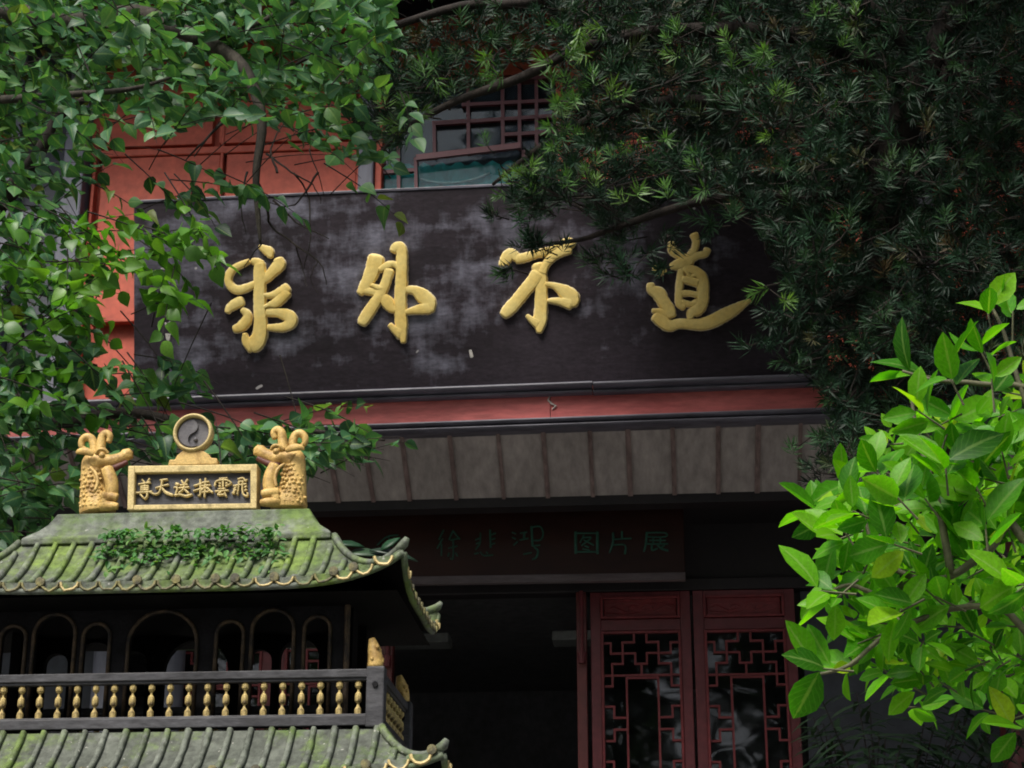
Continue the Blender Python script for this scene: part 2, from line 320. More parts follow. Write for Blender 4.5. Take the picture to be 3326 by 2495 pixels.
class Board:      # a writing surface in the scene
    def __init__(s, p0, ex, eu):
        s.p0, s.ex, s.eu = p0, ex.normalized(), eu.normalized(); s.n = s.ex.cross(s.eu).normalized()
        if s.n.y > 0: s.n = -s.n
    def ab(s, u, v):
        q = WP(u, v, s.p0, s.n) - s.p0; return q.dot(s.ex), q.dot(s.eu)
    def strokes(s, mb, strokes, org, sc, h, wdef=None, per=5, prof=7, sharp=.32):
        for k, st in enumerate(strokes):
            nodes = []
            for nd in st:
                u, v = org[0] + nd[0] / sc, org[1] + nd[1] / sc; a, b = s.ab(u, v); a2, _ = s.ab(u + 1, v)
                hw = nd[2] if len(nd) > 2 else wdef
                nodes.append((a, b, hw / sc * abs(a2 - a)))
            stroke(mb, nodes, s.p0, s.ex, s.eu, s.n, h * (1 + .05 * (k % 4)), per, prof, sharp)

# ------------------------------------------------------------------ the ground and the temple terrace
FLOOR = 1.85
g = MB(); g.add([(-150, -150, 0), (150, -150, 0), (150, 150, 0), (-150, 150, 0)], [(0, 1, 2, 3)])
tag(g.build('ground', 'stone'), kind='structure')
t_ = MB().box(-14, 14, 9.0, 26, .0, FLOOR); tag(t_.build('terrace', 'stone'), kind='structure')
st = MB()
for k in range(10): st.box(-2.2, 2.2, 9.0 - .3 * (k + 1), 9.0 - .3 * k - .002, 0, FLOOR - .17 * (k + 1) - .01)
tag(st.build('steps', 'stone'), kind='structure')

# ------------------------------------------------------------------ temple hall
YU, YT, YD = 11.3, 10.5, 11.75        # upper wall, fascia trim, doors
hall = thing('temple_hall', 'red and grey timber temple hall with lattice doors under a pale boarded eave', 'building', (0, 12, FLOOR))
def line(y0, s): return lambda x: y0 + s * (x - CX)
def strip(name, mat, l0, l1, x0, x1, Y, dep, bevel=0, parent=hall):
    m = MB(); m.slab([W(x0, l1(x0), Y), W(x1, l1(x1), Y), W(x1, l0(x1), Y), W(x0, l0(x0), Y)], dep); return m.build(name, mat, parent, bevel=bevel)
def panel(name, mat, x0, x1, y0, y1, Y, dep, slope=-.036, bevel=0, parent=hall):
    l0, l1 = line(y0, slope), line(y1, slope); m = MB()
    a = W(x0, (l0(x0) + l1(x0)) / 2, Y).x; b = W(x1, (l0(x1) + l1(x1)) / 2, Y).x
    z = [W(x, l(x), Y).z for x, l in ((x0, l1), (x1, l1), (x1, l0), (x0, l0))]
    m.slab([(a, Y, z[0]), (b, Y, z[1]), (b, Y, z[2]), (a, Y, z[3])], dep); return m.build(name, mat, parent, bevel=bevel)
ZTOP = 8.6
xL, xR = -9.0, 9.5
ZB = 5.3
# upper storey: backing, panels, battens, columns
MB().box(xL, W(1236, 500, YU).x, YU + .14, YU + .3, ZB, ZTOP).build('upper_wall', 'red_wall', hall)
MB().box(W(1830, 450, YU).x, xR, YU + .14, YU + .3, ZB, ZTOP).build('upper_wall', 'red_wall', hall)
MB().box(W(1236, 500, YU).x + .002, W(1830, 450, YU).x - .002, YU + .15, YU + .3, W(1500, 215, YU).z, ZTOP).build('upper_wall', 'red_wall', hall)
MB().box(W(1236, 500, YU).x + .002, W(1830, 450, YU).x - .002, YU + .15, YU + .3, ZB, W(1500, 690, YU).z).build('upper_wall', 'red_wall', hall)
for x0, x1 in ((312, 700), (722, 1150), (1850, 2300), (2320, 2830), (-420, 12), (3060, 3500)):
    panel('wall_panel', 'red_wall', x0, x1, 468, 1000, YU + .06, .08, bevel=.006)
    panel('wall_panel', 'red_wall', x0, x1, 60, 432, YU + .06, .08, bevel=.006)
for x0, x1 in ((282, 1164), (1833, 2868), (-440, 14), (2952, 3500)):
    panel('wall_rail', 'red_wall', x0, x1, 440, 463, YU + .045, .08, bevel=.008)
    panel('wall_rail', 'red_wall', x0, x1, -40, 56, YU + .02, .1, bevel=.008)
for x in (297, 711, 1157, 1841, 2310, 2850, -430, 3040):
    a = W(x - 5, 560, YU).x; b = W(x + 5, 560, YU).x
    MB().box(a, b, YU + .05, YU + .13, ZB, ZTOP).build('wall_batten', 'red_wall', hall, bevel=.006)
for x0, x1 in ((210, 278), (1166, 1216), (2872, 2942), (20, 62)):
    a, b = W(x0, 560, YU).x, W(x1, 560, YU).x
    MB().box(a, b, YU - .05, YU + .14, ZB, ZTOP).build('column', 'grey_col', hall, bevel=.012)
def sidewin(x0, x1):
    a, b = W(x0, 600, YU).x, W(x1, 600, YU).x
    MB().box(a, b, YU + .06, YU + .138, ZB, ZTOP).build('shutter', 'grey_wall', hall)
    for k in range(5):
        z = 5.5 + k * .8; bar('shutter_rail', 'grey_col', hall, ((a + b) / 2, YU + .045, z), (b - a, .026, .06))
sidewin(64, 208); sidewin(2946, 3030)
a = W(1218, 560, YU).x; b = W(1240, 560, YU).x
MB().box(a, b, YU - .01, YU + .14, ZB, ZTOP).build('window_jamb', 'red_wall', hall, bevel=.006)
a = W(1806, 460, YU).x; b = W(1828, 460, YU).x
MB().box(a, b, YU - .01, YU + .14, ZB, ZTOP).build('window_jamb', 'red_wall', hall, bevel=.006)
# upper window: panes, muntins of a stepped lattice, a propped sash
win = bpy.data.objects.new('window', None); put(win, hall)
YW = YU + .05
cols = [1242, 1350, 1522, 1640, 1804]; rows = [line(255, -.04), line(395, -.045), line(492, -.07), line(690, -.04)]
for i in range(4):
    for j in range(3):
        m = MB(); x0, x1 = cols[i], cols[i + 1]
        m.slab([W(x0, rows[j + 1](x0), YW + .03), W(x1, rows[j + 1](x1), YW + .03), W(x1, rows[j](x1), YW + .03), W(x0, rows[j](x0), YW + .03)], .005)
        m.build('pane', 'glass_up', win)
def muntin(p, q, wpx=11, Y=YW, mat='red_frame'):
    a, b = W(*p, Y), W(*q, Y); m_ = (p[0] + q[0]) / 2, (p[1] + q[1]) / 2; th = wpx * mpp(*m_, Y)
    o = bar('muntin', mat, win, (a + b) / 2, ((b - a).length, .03, th)); d = b - a; o.rotation_euler = (0, -math.atan2(d.z, d.x), 0); return o
for p, q in (((1293, 450), (1297, 690)), ((1350, 514), (1354, 690)), ((1410, 396), (1412, 508)), ((1520, 270), (1522, 492)), ((1632, 262), (1634, 482)),
             ((1687, 262), (1688, 488)), ((1742, 262), (1744, 640)), ((1700, 490), (1702, 660))): muntin(p, q)
for p, q in (((1242, 562), (1348, 554)), ((1404, 402), (1530, 394)), ((1500, 343), (1804, 328)), ((1410, 404), (1804, 378)), ((1632, 440), (1804, 430)), ((1520, 264), (1804, 252)), ((1242, 690), (1804, 668))): muntin(p, q, 12)
muntin((1352, 514), (1690, 474), 20, YW - .06)
room = MB().box(W(1000, 500, 14).x, W(2100, 500, 14).x, 14.0, 14.1, 5.3, 8.4); room.build('upper_room_wall', 'room', hall)
# lower fascia: roll mouldings, red band
lines = dict(a=line(1249, -.0372), b=line(1272, -.0372), c=line(1290, -.0368), d=line(1362, -.0362), e=line(1400, -.0352), f=line(1616, -.0235))
def moulding(l0, l1, Y, bulge, x0, x1, name='moulding'):
    m = MB(); seg = 7; rows_ = []
    for x in (x0, x1):
        p, q = W(x, l0(x), Y), W(x, l1(x), Y); r = []
        for k in range(seg):
            t = k / (seg - 1); c = p.lerp(q, t); r.append(Vector((c.x, Y - bulge * math.sin(math.pi * t) ** .6, c.z)))
        r += [Vector((q.x, Y + .12, q.z)), Vector((p.x, Y + .12, p.z))]; rows_.append(r)
    n = len(rows_[0]); m.add(rows_[0] + rows_[1], [(i, (i + 1) % n, n + (i + 1) % n, n + i) for i in range(n)] + [tuple(range(n)), tuple(range(n, 2 * n))])
    return m.build(name, 'trim', hall, smooth=False)
XA, XB = -700, 3900
moulding(lines['a'], line(1273, -.0372), YT, .05, XA, 1924); moulding(line(1251, -.0372), line(1275, -.0372), YT, .047, 1927, XB)
moulding(line(1274, -.0372), lines['c'], YT + .015, .03, XA, 1924); moulding(line(1276, -.0372), line(1292, -.0368), YT + .015, .028, 1927, XB)
strip('fascia_board', 'red_band', line(1289, -.0368), line(1363, -.0362), XA, 1786, YT + .03, .12)
strip('fascia_board', 'red_band', line(1290, -.0368), line(1362.5, -.0362), 1788.5, XB, YT + .033, .12)
moulding(line(1362, -.0362), line(1381, -.0357), YT, .045, XA, XB); moulding(line(1382, -.0357), lines['e'], YT + .01, .045, XA, XB)
chip = MB(); chip.tube([W(1786, 1286, YT + .028), W(1780, 1300, YT + .026), W(1792, 1312, YT + .024), W(1806, 1318, YT + .026), W(1793, 1330, YT + .028)], [.003, .006, .006, .007, .003], 5); chip.build('split_paint', 'white_paint', hall)
# boarded eave: single boards with battens over the joints, leaning back to the wall
YI = 11.0
bx = [-520, -380, -245, -110, 20, 150, 280, 410, 540, 670, 800, 930, 1100, 1214, 1332, 1483, 1637, 1780, 1926, 2048, 2191, 2333, 2459, 2595, 2735, 2870, 3010, 3150, 3290, 3430]
def sof(x, t, off=0):
    inn = W(x, lines['f'](x), YI); zt = W(x, lines['e'](x), YT + .06).z
    return Vector((inn.x, YI + (YT + .06 - YI) * t, inn.z + (zt - inn.z) * t)) + Vector((0, -.55, -.8)).normalized() * off
for k in range(len(bx) - 1):
    j = rnd.uniform(-.002, .003); a, b = bx[k] + 1.5, bx[k + 1] - 1.5; m = MB()
    m.hexa([sof(a, 0, j), sof(b, 0, j), sof(b, 1.02, j), sof(a, 1.02, j), sof(a, 0, j - .02), sof(b, 0, j - .02), sof(b, 1.02, j - .02), sof(a, 1.02, j - .02)])
    m.build('soffit_board', 'soffit', hall)
for x in bx:
    hw = rnd.uniform(5.0, 8.5); tl = rnd.uniform(-2, 2); m = MB()
    m.hexa([sof(x - hw, 0, .016), sof(x + hw, 0, .016), sof(x + hw + tl, 1, .016), sof(x - hw + tl, 1, .016), sof(x - hw, 0, .004), sof(x + hw, 0, .004), sof(x + hw + tl, 1, .004), sof(x - hw + tl, 1, .004)])
    m.build('soffit_batten', 'batten', hall)
# porch beam, porch ceiling, right wall
zb1 = W(CX, lines['f'](CX), YI).z
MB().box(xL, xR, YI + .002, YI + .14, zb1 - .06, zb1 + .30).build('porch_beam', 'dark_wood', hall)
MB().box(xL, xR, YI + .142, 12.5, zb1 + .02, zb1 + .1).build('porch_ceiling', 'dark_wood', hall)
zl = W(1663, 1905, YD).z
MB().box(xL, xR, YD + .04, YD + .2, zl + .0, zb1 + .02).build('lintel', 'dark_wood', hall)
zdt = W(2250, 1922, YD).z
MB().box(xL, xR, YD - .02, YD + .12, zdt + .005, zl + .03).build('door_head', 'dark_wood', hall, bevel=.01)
xr0, xl0 = W(2600, 2200, YD).x, W(560, 2200, YD).x
MB().box(xr0 + .03, xR, YD + .05, YD + .2, FLOOR, zdt).build('lower_wall', 'grey_wall', hall)
MB().box(xL, W(300, 2200, YD).x, YD + .05, YD + .2, FLOOR, zdt).build('lower_wall', 'grey_wall', hall)
for px in (3290, 545, 352):
    c = W(px, 2250, YD - .1); MB().lathe((c.x, YD - .12, FLOOR), [(.14, 0), (.14, .2), (.105, .24), (.105, zb1 - FLOOR - .2), (.12, zb1 - FLOOR)], 16).build('porch_column', 'red_dark' if px > 600 else 'grey_col', hall, smooth=True)
# room behind the doorway
MB().box(-5, 4.5, 17.0, 17.1, FLOOR, 5.2).build('room_wall', 'room', hall)
MB().box(-5, 4.5, YD + .2, 17.0, zdt + .35, zdt + .45).build('room_ceiling', 'room', hall)
MB().box(-5.1, -5, YD + .2, 17.0, FLOOR, 5.2).build('room_wall', 'room', hall)
MB().box(4.5, 4.6, YD + .2, 17.0, FLOOR, 5.2).build('room_wall', 'room', hall)
MB().box(-9, 9.5, 11.6, 17.2, FLOOR - .02, FLOOR + .02).build('room_floor', 'stone', hall)
for x0, x1 in ((1238, 1462), (1795, 1960)):
    a, b = W(x0, 2072, 13.2).x, W(x1, 2072, 13.2).x; z = W(1500, 2072, 13.2).z
    o = MB().box(a, b, 13.1, 13.35, z - .05, z + .02).build('ceiling_lamp', 'lamp_off', hall, bevel=.01)
# shell of the hall beyond the frame
MB().box(xL - .2, xL, YU, 19, FLOOR, ZTOP).build('side_wall', 'red_wall', hall)
MB().box(xR, xR + .2, YU, 19, FLOOR, ZTOP).build('side_wall', 'red_wall', hall)
MB().box(xL, xR, 18.8, 19, FLOOR, ZTOP).build('rear_wall', 'red_wall', hall)
rf = MB(); rf.add([(xL - 1, 10.5, 8.45), (xR + 1, 10.5, 8.45), (xR + 1, 15, 11.2), (xL - 1, 15, 11.2), (xR + 1, 20.5, 8.45), (xL - 1, 20.5, 8.45),
                   (xL - 1, 10.5, 8.3), (xR + 1, 10.5, 8.3), (xR + 1, 15, 11.0), (xL - 1, 15, 11.0), (xR + 1, 20.5, 8.3), (xL - 1, 20.5, 8.3)],
                  [(0, 1, 2, 3), (3, 2, 4, 5), (6, 9, 8, 7), (9, 11, 10, 8), (0, 6, 7, 1), (5, 4, 10, 11), (0, 3, 9, 6), (3, 5, 11, 9), (1, 7, 8, 2), (2, 8, 10, 4)])
rf.build('roof', 'roof_slab', hall)

# doors with stepped lattices
LAT = [[(590, 470), (590, 565), (490, 565), (490, 750), (398, 750), (398, 942), (305, 942)],
       [(698, 470), (698, 565), (800, 565), (800, 750), (905, 750), (905, 942), (995, 942)],
       [(305, 570), (388, 570), (388, 660), (598, 660), (598, 752), (698, 752), (698, 660), (905, 660), (905, 570), (995, 570)],
       [(650, 752), (650, 850)], [(305, 850), (995, 850)], [(520, 872), (520, 1648)], [(790, 872), (790, 1648)], [(520, 872), (790, 872)], [(520, 1648), (790, 1648)],
       [(305, 1115), (408, 1115), (408, 1210), (520, 1210)], [(520, 1310), (408, 1310), (408, 1405), (305, 1405)],
       [(995, 1115), (905, 1115), (905, 1210), (790, 1210)], [(790, 1310), (905, 1310), (905, 1405), (995, 1405)]]
LAT += [[(x, 2520 - y) for x, y in pl] for pl in LAT[:5]]
def door(x0, x1, Y):
    """x0, x1: pixel edges of the leaf at the height y=2200."""
    a, b = W(x0, 2200, Y).x, W(x1, 2200, Y).x; wd = b - a; k = wd / 860.0     # metres per drawing unit
    d = MB(); stile = 88 * k; top = zdt; z0 = FLOOR + .03
    z_p1, z_p0 = top - 30 * k, top - 235 * k - 30 * k * 0
    zr = top - 300 * k; zlat0 = top - 345 * k; zlat1 = zlat0 - 1580 * k
    y0, y1 = Y - .03, Y + .03
    d.box(a, a + stile, y0, y1, z0, top); d.box(b - stile, b, y0, y1, z0, top)
    for za, zb in ((top - 42 * k, top), (zr - 40 * k, z_p0 - 6 * k), (zlat1 - 90 * k, zlat1)): d.box(a + stile + .001, b - stile - .001, y0 + .002, y1, za, zb)
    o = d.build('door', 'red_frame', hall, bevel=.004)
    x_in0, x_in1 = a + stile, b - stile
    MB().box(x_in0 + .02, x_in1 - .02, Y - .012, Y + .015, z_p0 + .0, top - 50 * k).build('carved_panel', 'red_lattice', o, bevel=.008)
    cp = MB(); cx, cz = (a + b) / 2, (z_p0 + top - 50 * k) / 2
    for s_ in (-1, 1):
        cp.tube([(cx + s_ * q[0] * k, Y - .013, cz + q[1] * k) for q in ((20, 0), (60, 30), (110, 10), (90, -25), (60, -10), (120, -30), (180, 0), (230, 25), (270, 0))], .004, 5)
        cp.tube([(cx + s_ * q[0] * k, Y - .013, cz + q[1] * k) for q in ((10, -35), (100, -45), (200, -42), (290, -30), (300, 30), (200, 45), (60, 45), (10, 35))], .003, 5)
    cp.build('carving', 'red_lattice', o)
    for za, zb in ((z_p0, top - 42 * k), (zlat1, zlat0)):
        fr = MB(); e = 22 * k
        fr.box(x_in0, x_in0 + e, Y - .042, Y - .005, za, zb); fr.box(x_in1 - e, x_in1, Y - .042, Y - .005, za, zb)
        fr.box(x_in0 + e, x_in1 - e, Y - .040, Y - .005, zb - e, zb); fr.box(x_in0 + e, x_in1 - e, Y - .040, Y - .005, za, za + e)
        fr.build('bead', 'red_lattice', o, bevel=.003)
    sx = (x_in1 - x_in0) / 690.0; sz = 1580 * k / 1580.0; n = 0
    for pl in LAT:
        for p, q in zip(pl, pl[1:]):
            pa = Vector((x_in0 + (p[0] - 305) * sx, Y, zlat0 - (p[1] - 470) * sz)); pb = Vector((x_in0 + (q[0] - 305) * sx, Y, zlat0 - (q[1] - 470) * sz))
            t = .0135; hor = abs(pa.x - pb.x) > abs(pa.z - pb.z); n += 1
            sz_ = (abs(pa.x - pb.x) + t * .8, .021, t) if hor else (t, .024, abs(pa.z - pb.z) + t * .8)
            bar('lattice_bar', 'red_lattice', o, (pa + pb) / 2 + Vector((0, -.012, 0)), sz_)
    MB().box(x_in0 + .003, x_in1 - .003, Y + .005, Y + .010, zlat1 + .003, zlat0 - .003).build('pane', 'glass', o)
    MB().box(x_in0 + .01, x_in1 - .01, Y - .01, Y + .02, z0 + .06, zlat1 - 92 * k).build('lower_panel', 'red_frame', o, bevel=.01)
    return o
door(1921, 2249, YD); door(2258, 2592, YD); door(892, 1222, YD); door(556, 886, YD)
jb = W(1893, 2200, YD).x
MB().box(jb - .035, jb + .03, YD - .05, YD + .06, FLOOR, zdt).build('door_jamb', 'red_dark', hall, bevel=.006)
jl = W(1262, 2200, YD).x
MB().box(jl - .05, jl + .03, YD - .05, YD + .06, FLOOR, zdt).build('door_jamb', 'red_dark', hall, bevel=.006)
for jx, s_ in ((jb, 1), (jl, -1)):
    m = MB(); m.tube([(jx, YD - .075, zdt), (jx, YD - .075, zdt - .42)], .013, 8); m.tube([(jx, YD - .075, zdt - .40), (jx, YD - .075, zdt - .47)], [.028, .022], 8); m.build('door_bolt', 'red_frame', hall)

# curtain and cord behind the upper window
cu = MB(); nx = 40
pts0 = [W(1225 + 600 * i / nx, 540 - 18 * i / nx + 8 * math.sin(i * 1.7), YU + .115 + .012 * math.sin(i * 2.1)) for i in range(nx + 1)]
cu.add(pts0 + [Vector((p.x, p.y, p.z - .75)) for p in pts0], [(i, i + 1, nx + 2 + i, nx + 1 + i) for i in range(nx)])
o = cu.build('curtain', 'teal', None, smooth=True); tag(o, 'teal green cloth hung behind the lower panes of the upper window', 'curtain')
cd = MB(); cd.tube([W(1366 + 225 * t, 578 + 22 * (1 - (2 * t - 1) ** 2) - 20 * t + 4, YU + .09) for t in [k / 16 for k in range(17)]], .009, 6)
o = cd.build('cord', 'cord', None, smooth=True); tag(o, 'pale cord sagging in front of the teal cloth inside the upper window', 'cord')

# ------------------------------------------------------------------ the big plaque
pl, pt = line(1249, -.0372), line(606, -.041)
PB0, PB1 = W(1550, pl(1550), YT + .05), W(1550, pt(1550), YT - .22)
ex = (W(2600, pl(2600), YT + .05) - W(450, pl(450), YT + .05)).normalized(); eu0 = (PB1 - PB0)
eu = (eu0 - ex * eu0.dot(ex)).normalized()
board = Board(PB0, ex, eu)
plq = thing('plaque', 'large weathered black plaque with four raised gold characters above the eave', 'sign board', PB0)
corners = [board.ab(437, 1294), board.ab(2676, 1212), board.ab(2676, 566), board.ab(432, 655)]
a0 = (corners[0][0] + corners[3][0]) / 2; a1 = (corners[1][0] + corners[2][0]) / 2; b1 = (corners[2][1] + corners[3][1]) / 2
def bp(a, b, d=0): return board.p0 + board.ex * a + board.eu * b + board.n * d
m = MB(); m.hexa([bp(a0, -.02), bp(a1, -.02), bp(a1, b1), bp(a0, b1), bp(a0, -.02, -.07), bp(a1, -.02, -.07), bp(a1, b1, -.07), bp(a0, b1, -.07)])
m.build('board', 'plaque', plq, bevel=.006)
m = MB(); m.hexa([bp(a0 - .004, b1 + .001, .006), bp(a1, b1 + .001, .006), bp(a1, b1 + .02, .006), bp(a0 - .004, b1 + .02, .006), bp(a0 - .004, b1 + .001, -.075), bp(a1, b1 + .001, -.075), bp(a1, b1 + .02, -.075), bp(a0 - .004, b1 + .02, -.075)])
m.build('top_edge', 'trim', plq, bevel=.004)
GL = {
 'qiu': ((700, 770), 4.147, [[(600, 135, 28), (660, 165, 48), (725, 205, 62), (745, 250, 45), (760, 275, 22)], [(455, 330, 30), (350, 378, 42), (250, 430, 46), (190, 505, 52), (178, 600, 48), (225, 680, 52), (310, 715, 55), (420, 690, 52), (530, 640, 45)],
   [(500, 325, 34), (560, 345, 55), (600, 380, 70)], [(600, 370, 72), (600, 500, 80), (600, 650, 74), (600, 800, 80), (605, 1000, 80), (612, 1180, 84), (600, 1330, 100), (550, 1430, 105), (500, 1470, 95)], [(500, 1450, 110), (420, 1400, 62), (400, 1310, 28)],
   [(850, 310, 60), (860, 375, 85), (790, 455, 72), (700, 545, 62), (625, 600, 52)], [(970, 690, 66), (880, 750, 66), (760, 790, 42), (660, 790, 26)], [(960, 750, 70), (870, 850, 66), (800, 900, 62), (730, 920, 34), (665, 955, 24)],
   [(700, 1020, 48), (860, 1025, 58), (990, 1070, 80), (1020, 1150, 78), (930, 1215, 62), (820, 1225, 50), (715, 1222, 38)], [(360, 868, 64), (280, 900, 66), (195, 960, 52), (165, 1015, 34)], [(370, 985, 36), (435, 1050, 52), (415, 1140, 68), (340, 1215, 66), (260, 1245, 46)]]),
 'wai': ((1130, 760), 4.147, [[(385, 330, 108), (350, 450, 100), (290, 600, 84), (225, 720, 74), (165, 800, 44)], [(430, 490, 36), (530, 435, 52), (610, 410, 40), (680, 450, 40)], [(560, 500, 70), (525, 620, 60), (480, 740, 66), (400, 880, 70), (310, 1020, 76), (225, 1150, 76), (195, 1210, 60)],
   [(330, 695, 26), (420, 735, 36), (470, 740, 40)], [(230, 770, 46), (330, 780, 50), (430, 810, 60)], [(470, 850, 60), (540, 930, 82), (590, 1000, 62), (640, 1040, 36)],
   [(615, 235, 50), (650, 185, 62), (705, 190, 72), (730, 270, 74), (728, 450, 76), (725, 650, 78), (712, 850, 76), (712, 1050, 80), (725, 1230, 78), (742, 1370, 52), (752, 1460, 34)], [(715, 1340, 80), (630, 1290, 46), (570, 1230, 30)],
   [(785, 755, 44), (900, 765, 58), (1010, 840, 92), (1095, 930, 92), (1085, 1020, 84)], [(1090, 1000, 80), (970, 1020, 66), (870, 1040, 46), (785, 1060, 34)]]),
 'bu': ((1590, 740), 4.366, [[(185, 540, 56), (250, 420, 80), (310, 360, 62), (390, 430, 60)], [(390, 450, 60), (520, 420, 62), (650, 380, 56), (780, 350, 56), (900, 320, 62), (1020, 270, 78), (1120, 240, 96), (1150, 260, 88)], [(1110, 290, 90), (960, 370, 66), (860, 450, 60), (790, 540, 52), (750, 640, 60)],
   [(680, 660, 90), (610, 770, 88), (500, 900, 84), (380, 1050, 86), (270, 1170, 86), (205, 1240, 62)], [(690, 540, 88), (730, 700, 84), (735, 900, 82), (733, 1130, 88), (722, 1300, 92), (712, 1420, 62), (706, 1480, 36)], [(690, 1360, 76), (600, 1310, 42), (535, 1250, 24)],
   [(800, 805, 34), (930, 830, 44), (1080, 920, 98), (1170, 1010, 110), (1140, 1050, 100)], [(1150, 1080, 84), (1010, 1050, 56), (880, 1040, 36), (830, 1045, 26)]]),
 'dao': ((2070, 740), 4.6075, [[(505, 225, 38), (530, 330, 72), (610, 400, 62), (720, 450, 52)], [(850, 110, 62), (880, 200, 52), (855, 320, 48), (770, 440, 48)], [(1050, 330, 52), (1010, 395, 52), (900, 420, 52), (790, 480, 60)], [(510, 580, 46), (610, 555, 78), (710, 520, 80), (820, 500, 56)], [(740, 500, 74), (715, 640, 66)],
   [(655, 640, 46), (640, 800, 54), (622, 1000, 52), (632, 1140, 56), (700, 1195, 46)], [(710, 600, 60), (850, 650, 72), (965, 750, 84), (985, 950, 86), (970, 1110, 86), (905, 1220, 92), (810, 1280, 70), (790, 1360, 40)],
   [(680, 770, 50), (790, 800, 58), (900, 830, 60)], [(680, 985, 46), (790, 985, 40), (900, 1010, 40)], [(680, 1120, 44), (800, 1150, 40), (890, 1110, 46)], [(720, 620, 40), (780, 730, 26), (860, 720, 26)],
   [(200, 850, 52), (215, 930, 66), (320, 990, 96), (390, 1110, 88), (470, 1220, 86), (510, 1320, 70)], [(230, 1245, 28), (330, 1260, 52), (430, 1280, 90)], [(270, 1330, 76), (370, 1400, 92), (480, 1470, 84), (620, 1440, 72), (800, 1445, 76), (960, 1450, 88), (1130, 1400, 98), (1300, 1310, 96), (1450, 1230, 82), (1580, 1150, 54), (1690, 1090, 20)],
   [(270, 600, 58), (340, 650, 66), (420, 640, 36)]])}
for key in ('qiu', 'wai', 'bu', 'dao'):
    org, sc, stx = GL[key]; m = MB(); board.strokes(m, [[(*nd[:2], nd[2] * 1.06) for nd in q_] for q_ in stx], org, sc, .026, prof=9, per=5); o = m.build('gold_character', 'gold', plq)
    m = MB(); board.strokes(m, [[(*nd[:2], nd[2] * 1.06 + 9) for nd in q_] for q_ in stx], org, sc, .010, prof=9, per=6, sharp=.2); m.build('carved_rim', 'gold_rim', o, smooth=True)
m = MB(); board.strokes(m, [[(165, 185, 10), (215, 225, 14), (265, 245, 8)], [(130, 290, 10), (215, 300, 20), (262, 285, 8)], [(215, 220, 16), (225, 330, 18), (218, 430, 12)], [(270, 610, 14), (310, 640, 20)],
    [(245, 820, 16), (250, 880, 24)], [(215, 940, 12), (250, 900, 8), (285, 970, 14)], [(240, 1110, 18), (250, 1190, 24)], [(205, 1270, 14), (240, 1300, 30), (290, 1255, 16)], [(215, 1470, 14), (290, 1480, 18)], [(230, 1490, 24), (260, 1570, 28), (285, 1500, 12)]], (500, 820), 5.53, .006, per=4, prof=5)
m.build('small_inscription', 'white_paint', plq)
m = MB(); board.strokes(m, [[(1528, 1140, 5), (1532, 1158, 6)]], (0, 0), 1, .004, per=3, prof=5); m.build('paint_chip', 'white_paint', plq)

# ------------------------------------------------------------------ exhibition board over the doorway
YS = 11.35
sg = thing('exhibition_board', 'dark red exhibition board with green lettering hung over the doorway', 'sign board', W(1700, 1760, YS))
tl, trr, brr, bl_ = W(960, 1646, YS), W(2219, 1624, YS), W(2226, 1882, YS), W(960, 1902, YS)
m = MB(); m.slab([bl_, brr, trr, tl], .04); m.build('board', 'sign_red', sg, bevel=.004)
m = MB(); ll = line(1868, -.016); lb = line(1892, -.016)
x0, x1 = 960, 2226
q = [W(x0, lb(x0), YS - .05), W(x1, lb(x1), YS - .05), W(x1, ll(x1), YS - .003), W(x0, ll(x0), YS - .003)]
m.hexa(q + [Vector((q[0].x, YS - .002, q[0].z)), Vector((q[1].x, YS - .002, q[1].z)), q[2] + Vector((0, .002, -.002)), q[3] + Vector((0, .002, -.002))]); m.build('sheen_strip', 'sign_sheen', sg)  # added pale strip, stands in for sky reflected in the glossy board
sb = Board(W(1700, 1760, YS), (brr - bl_).normalized(), Vector((0, 0, 1)))
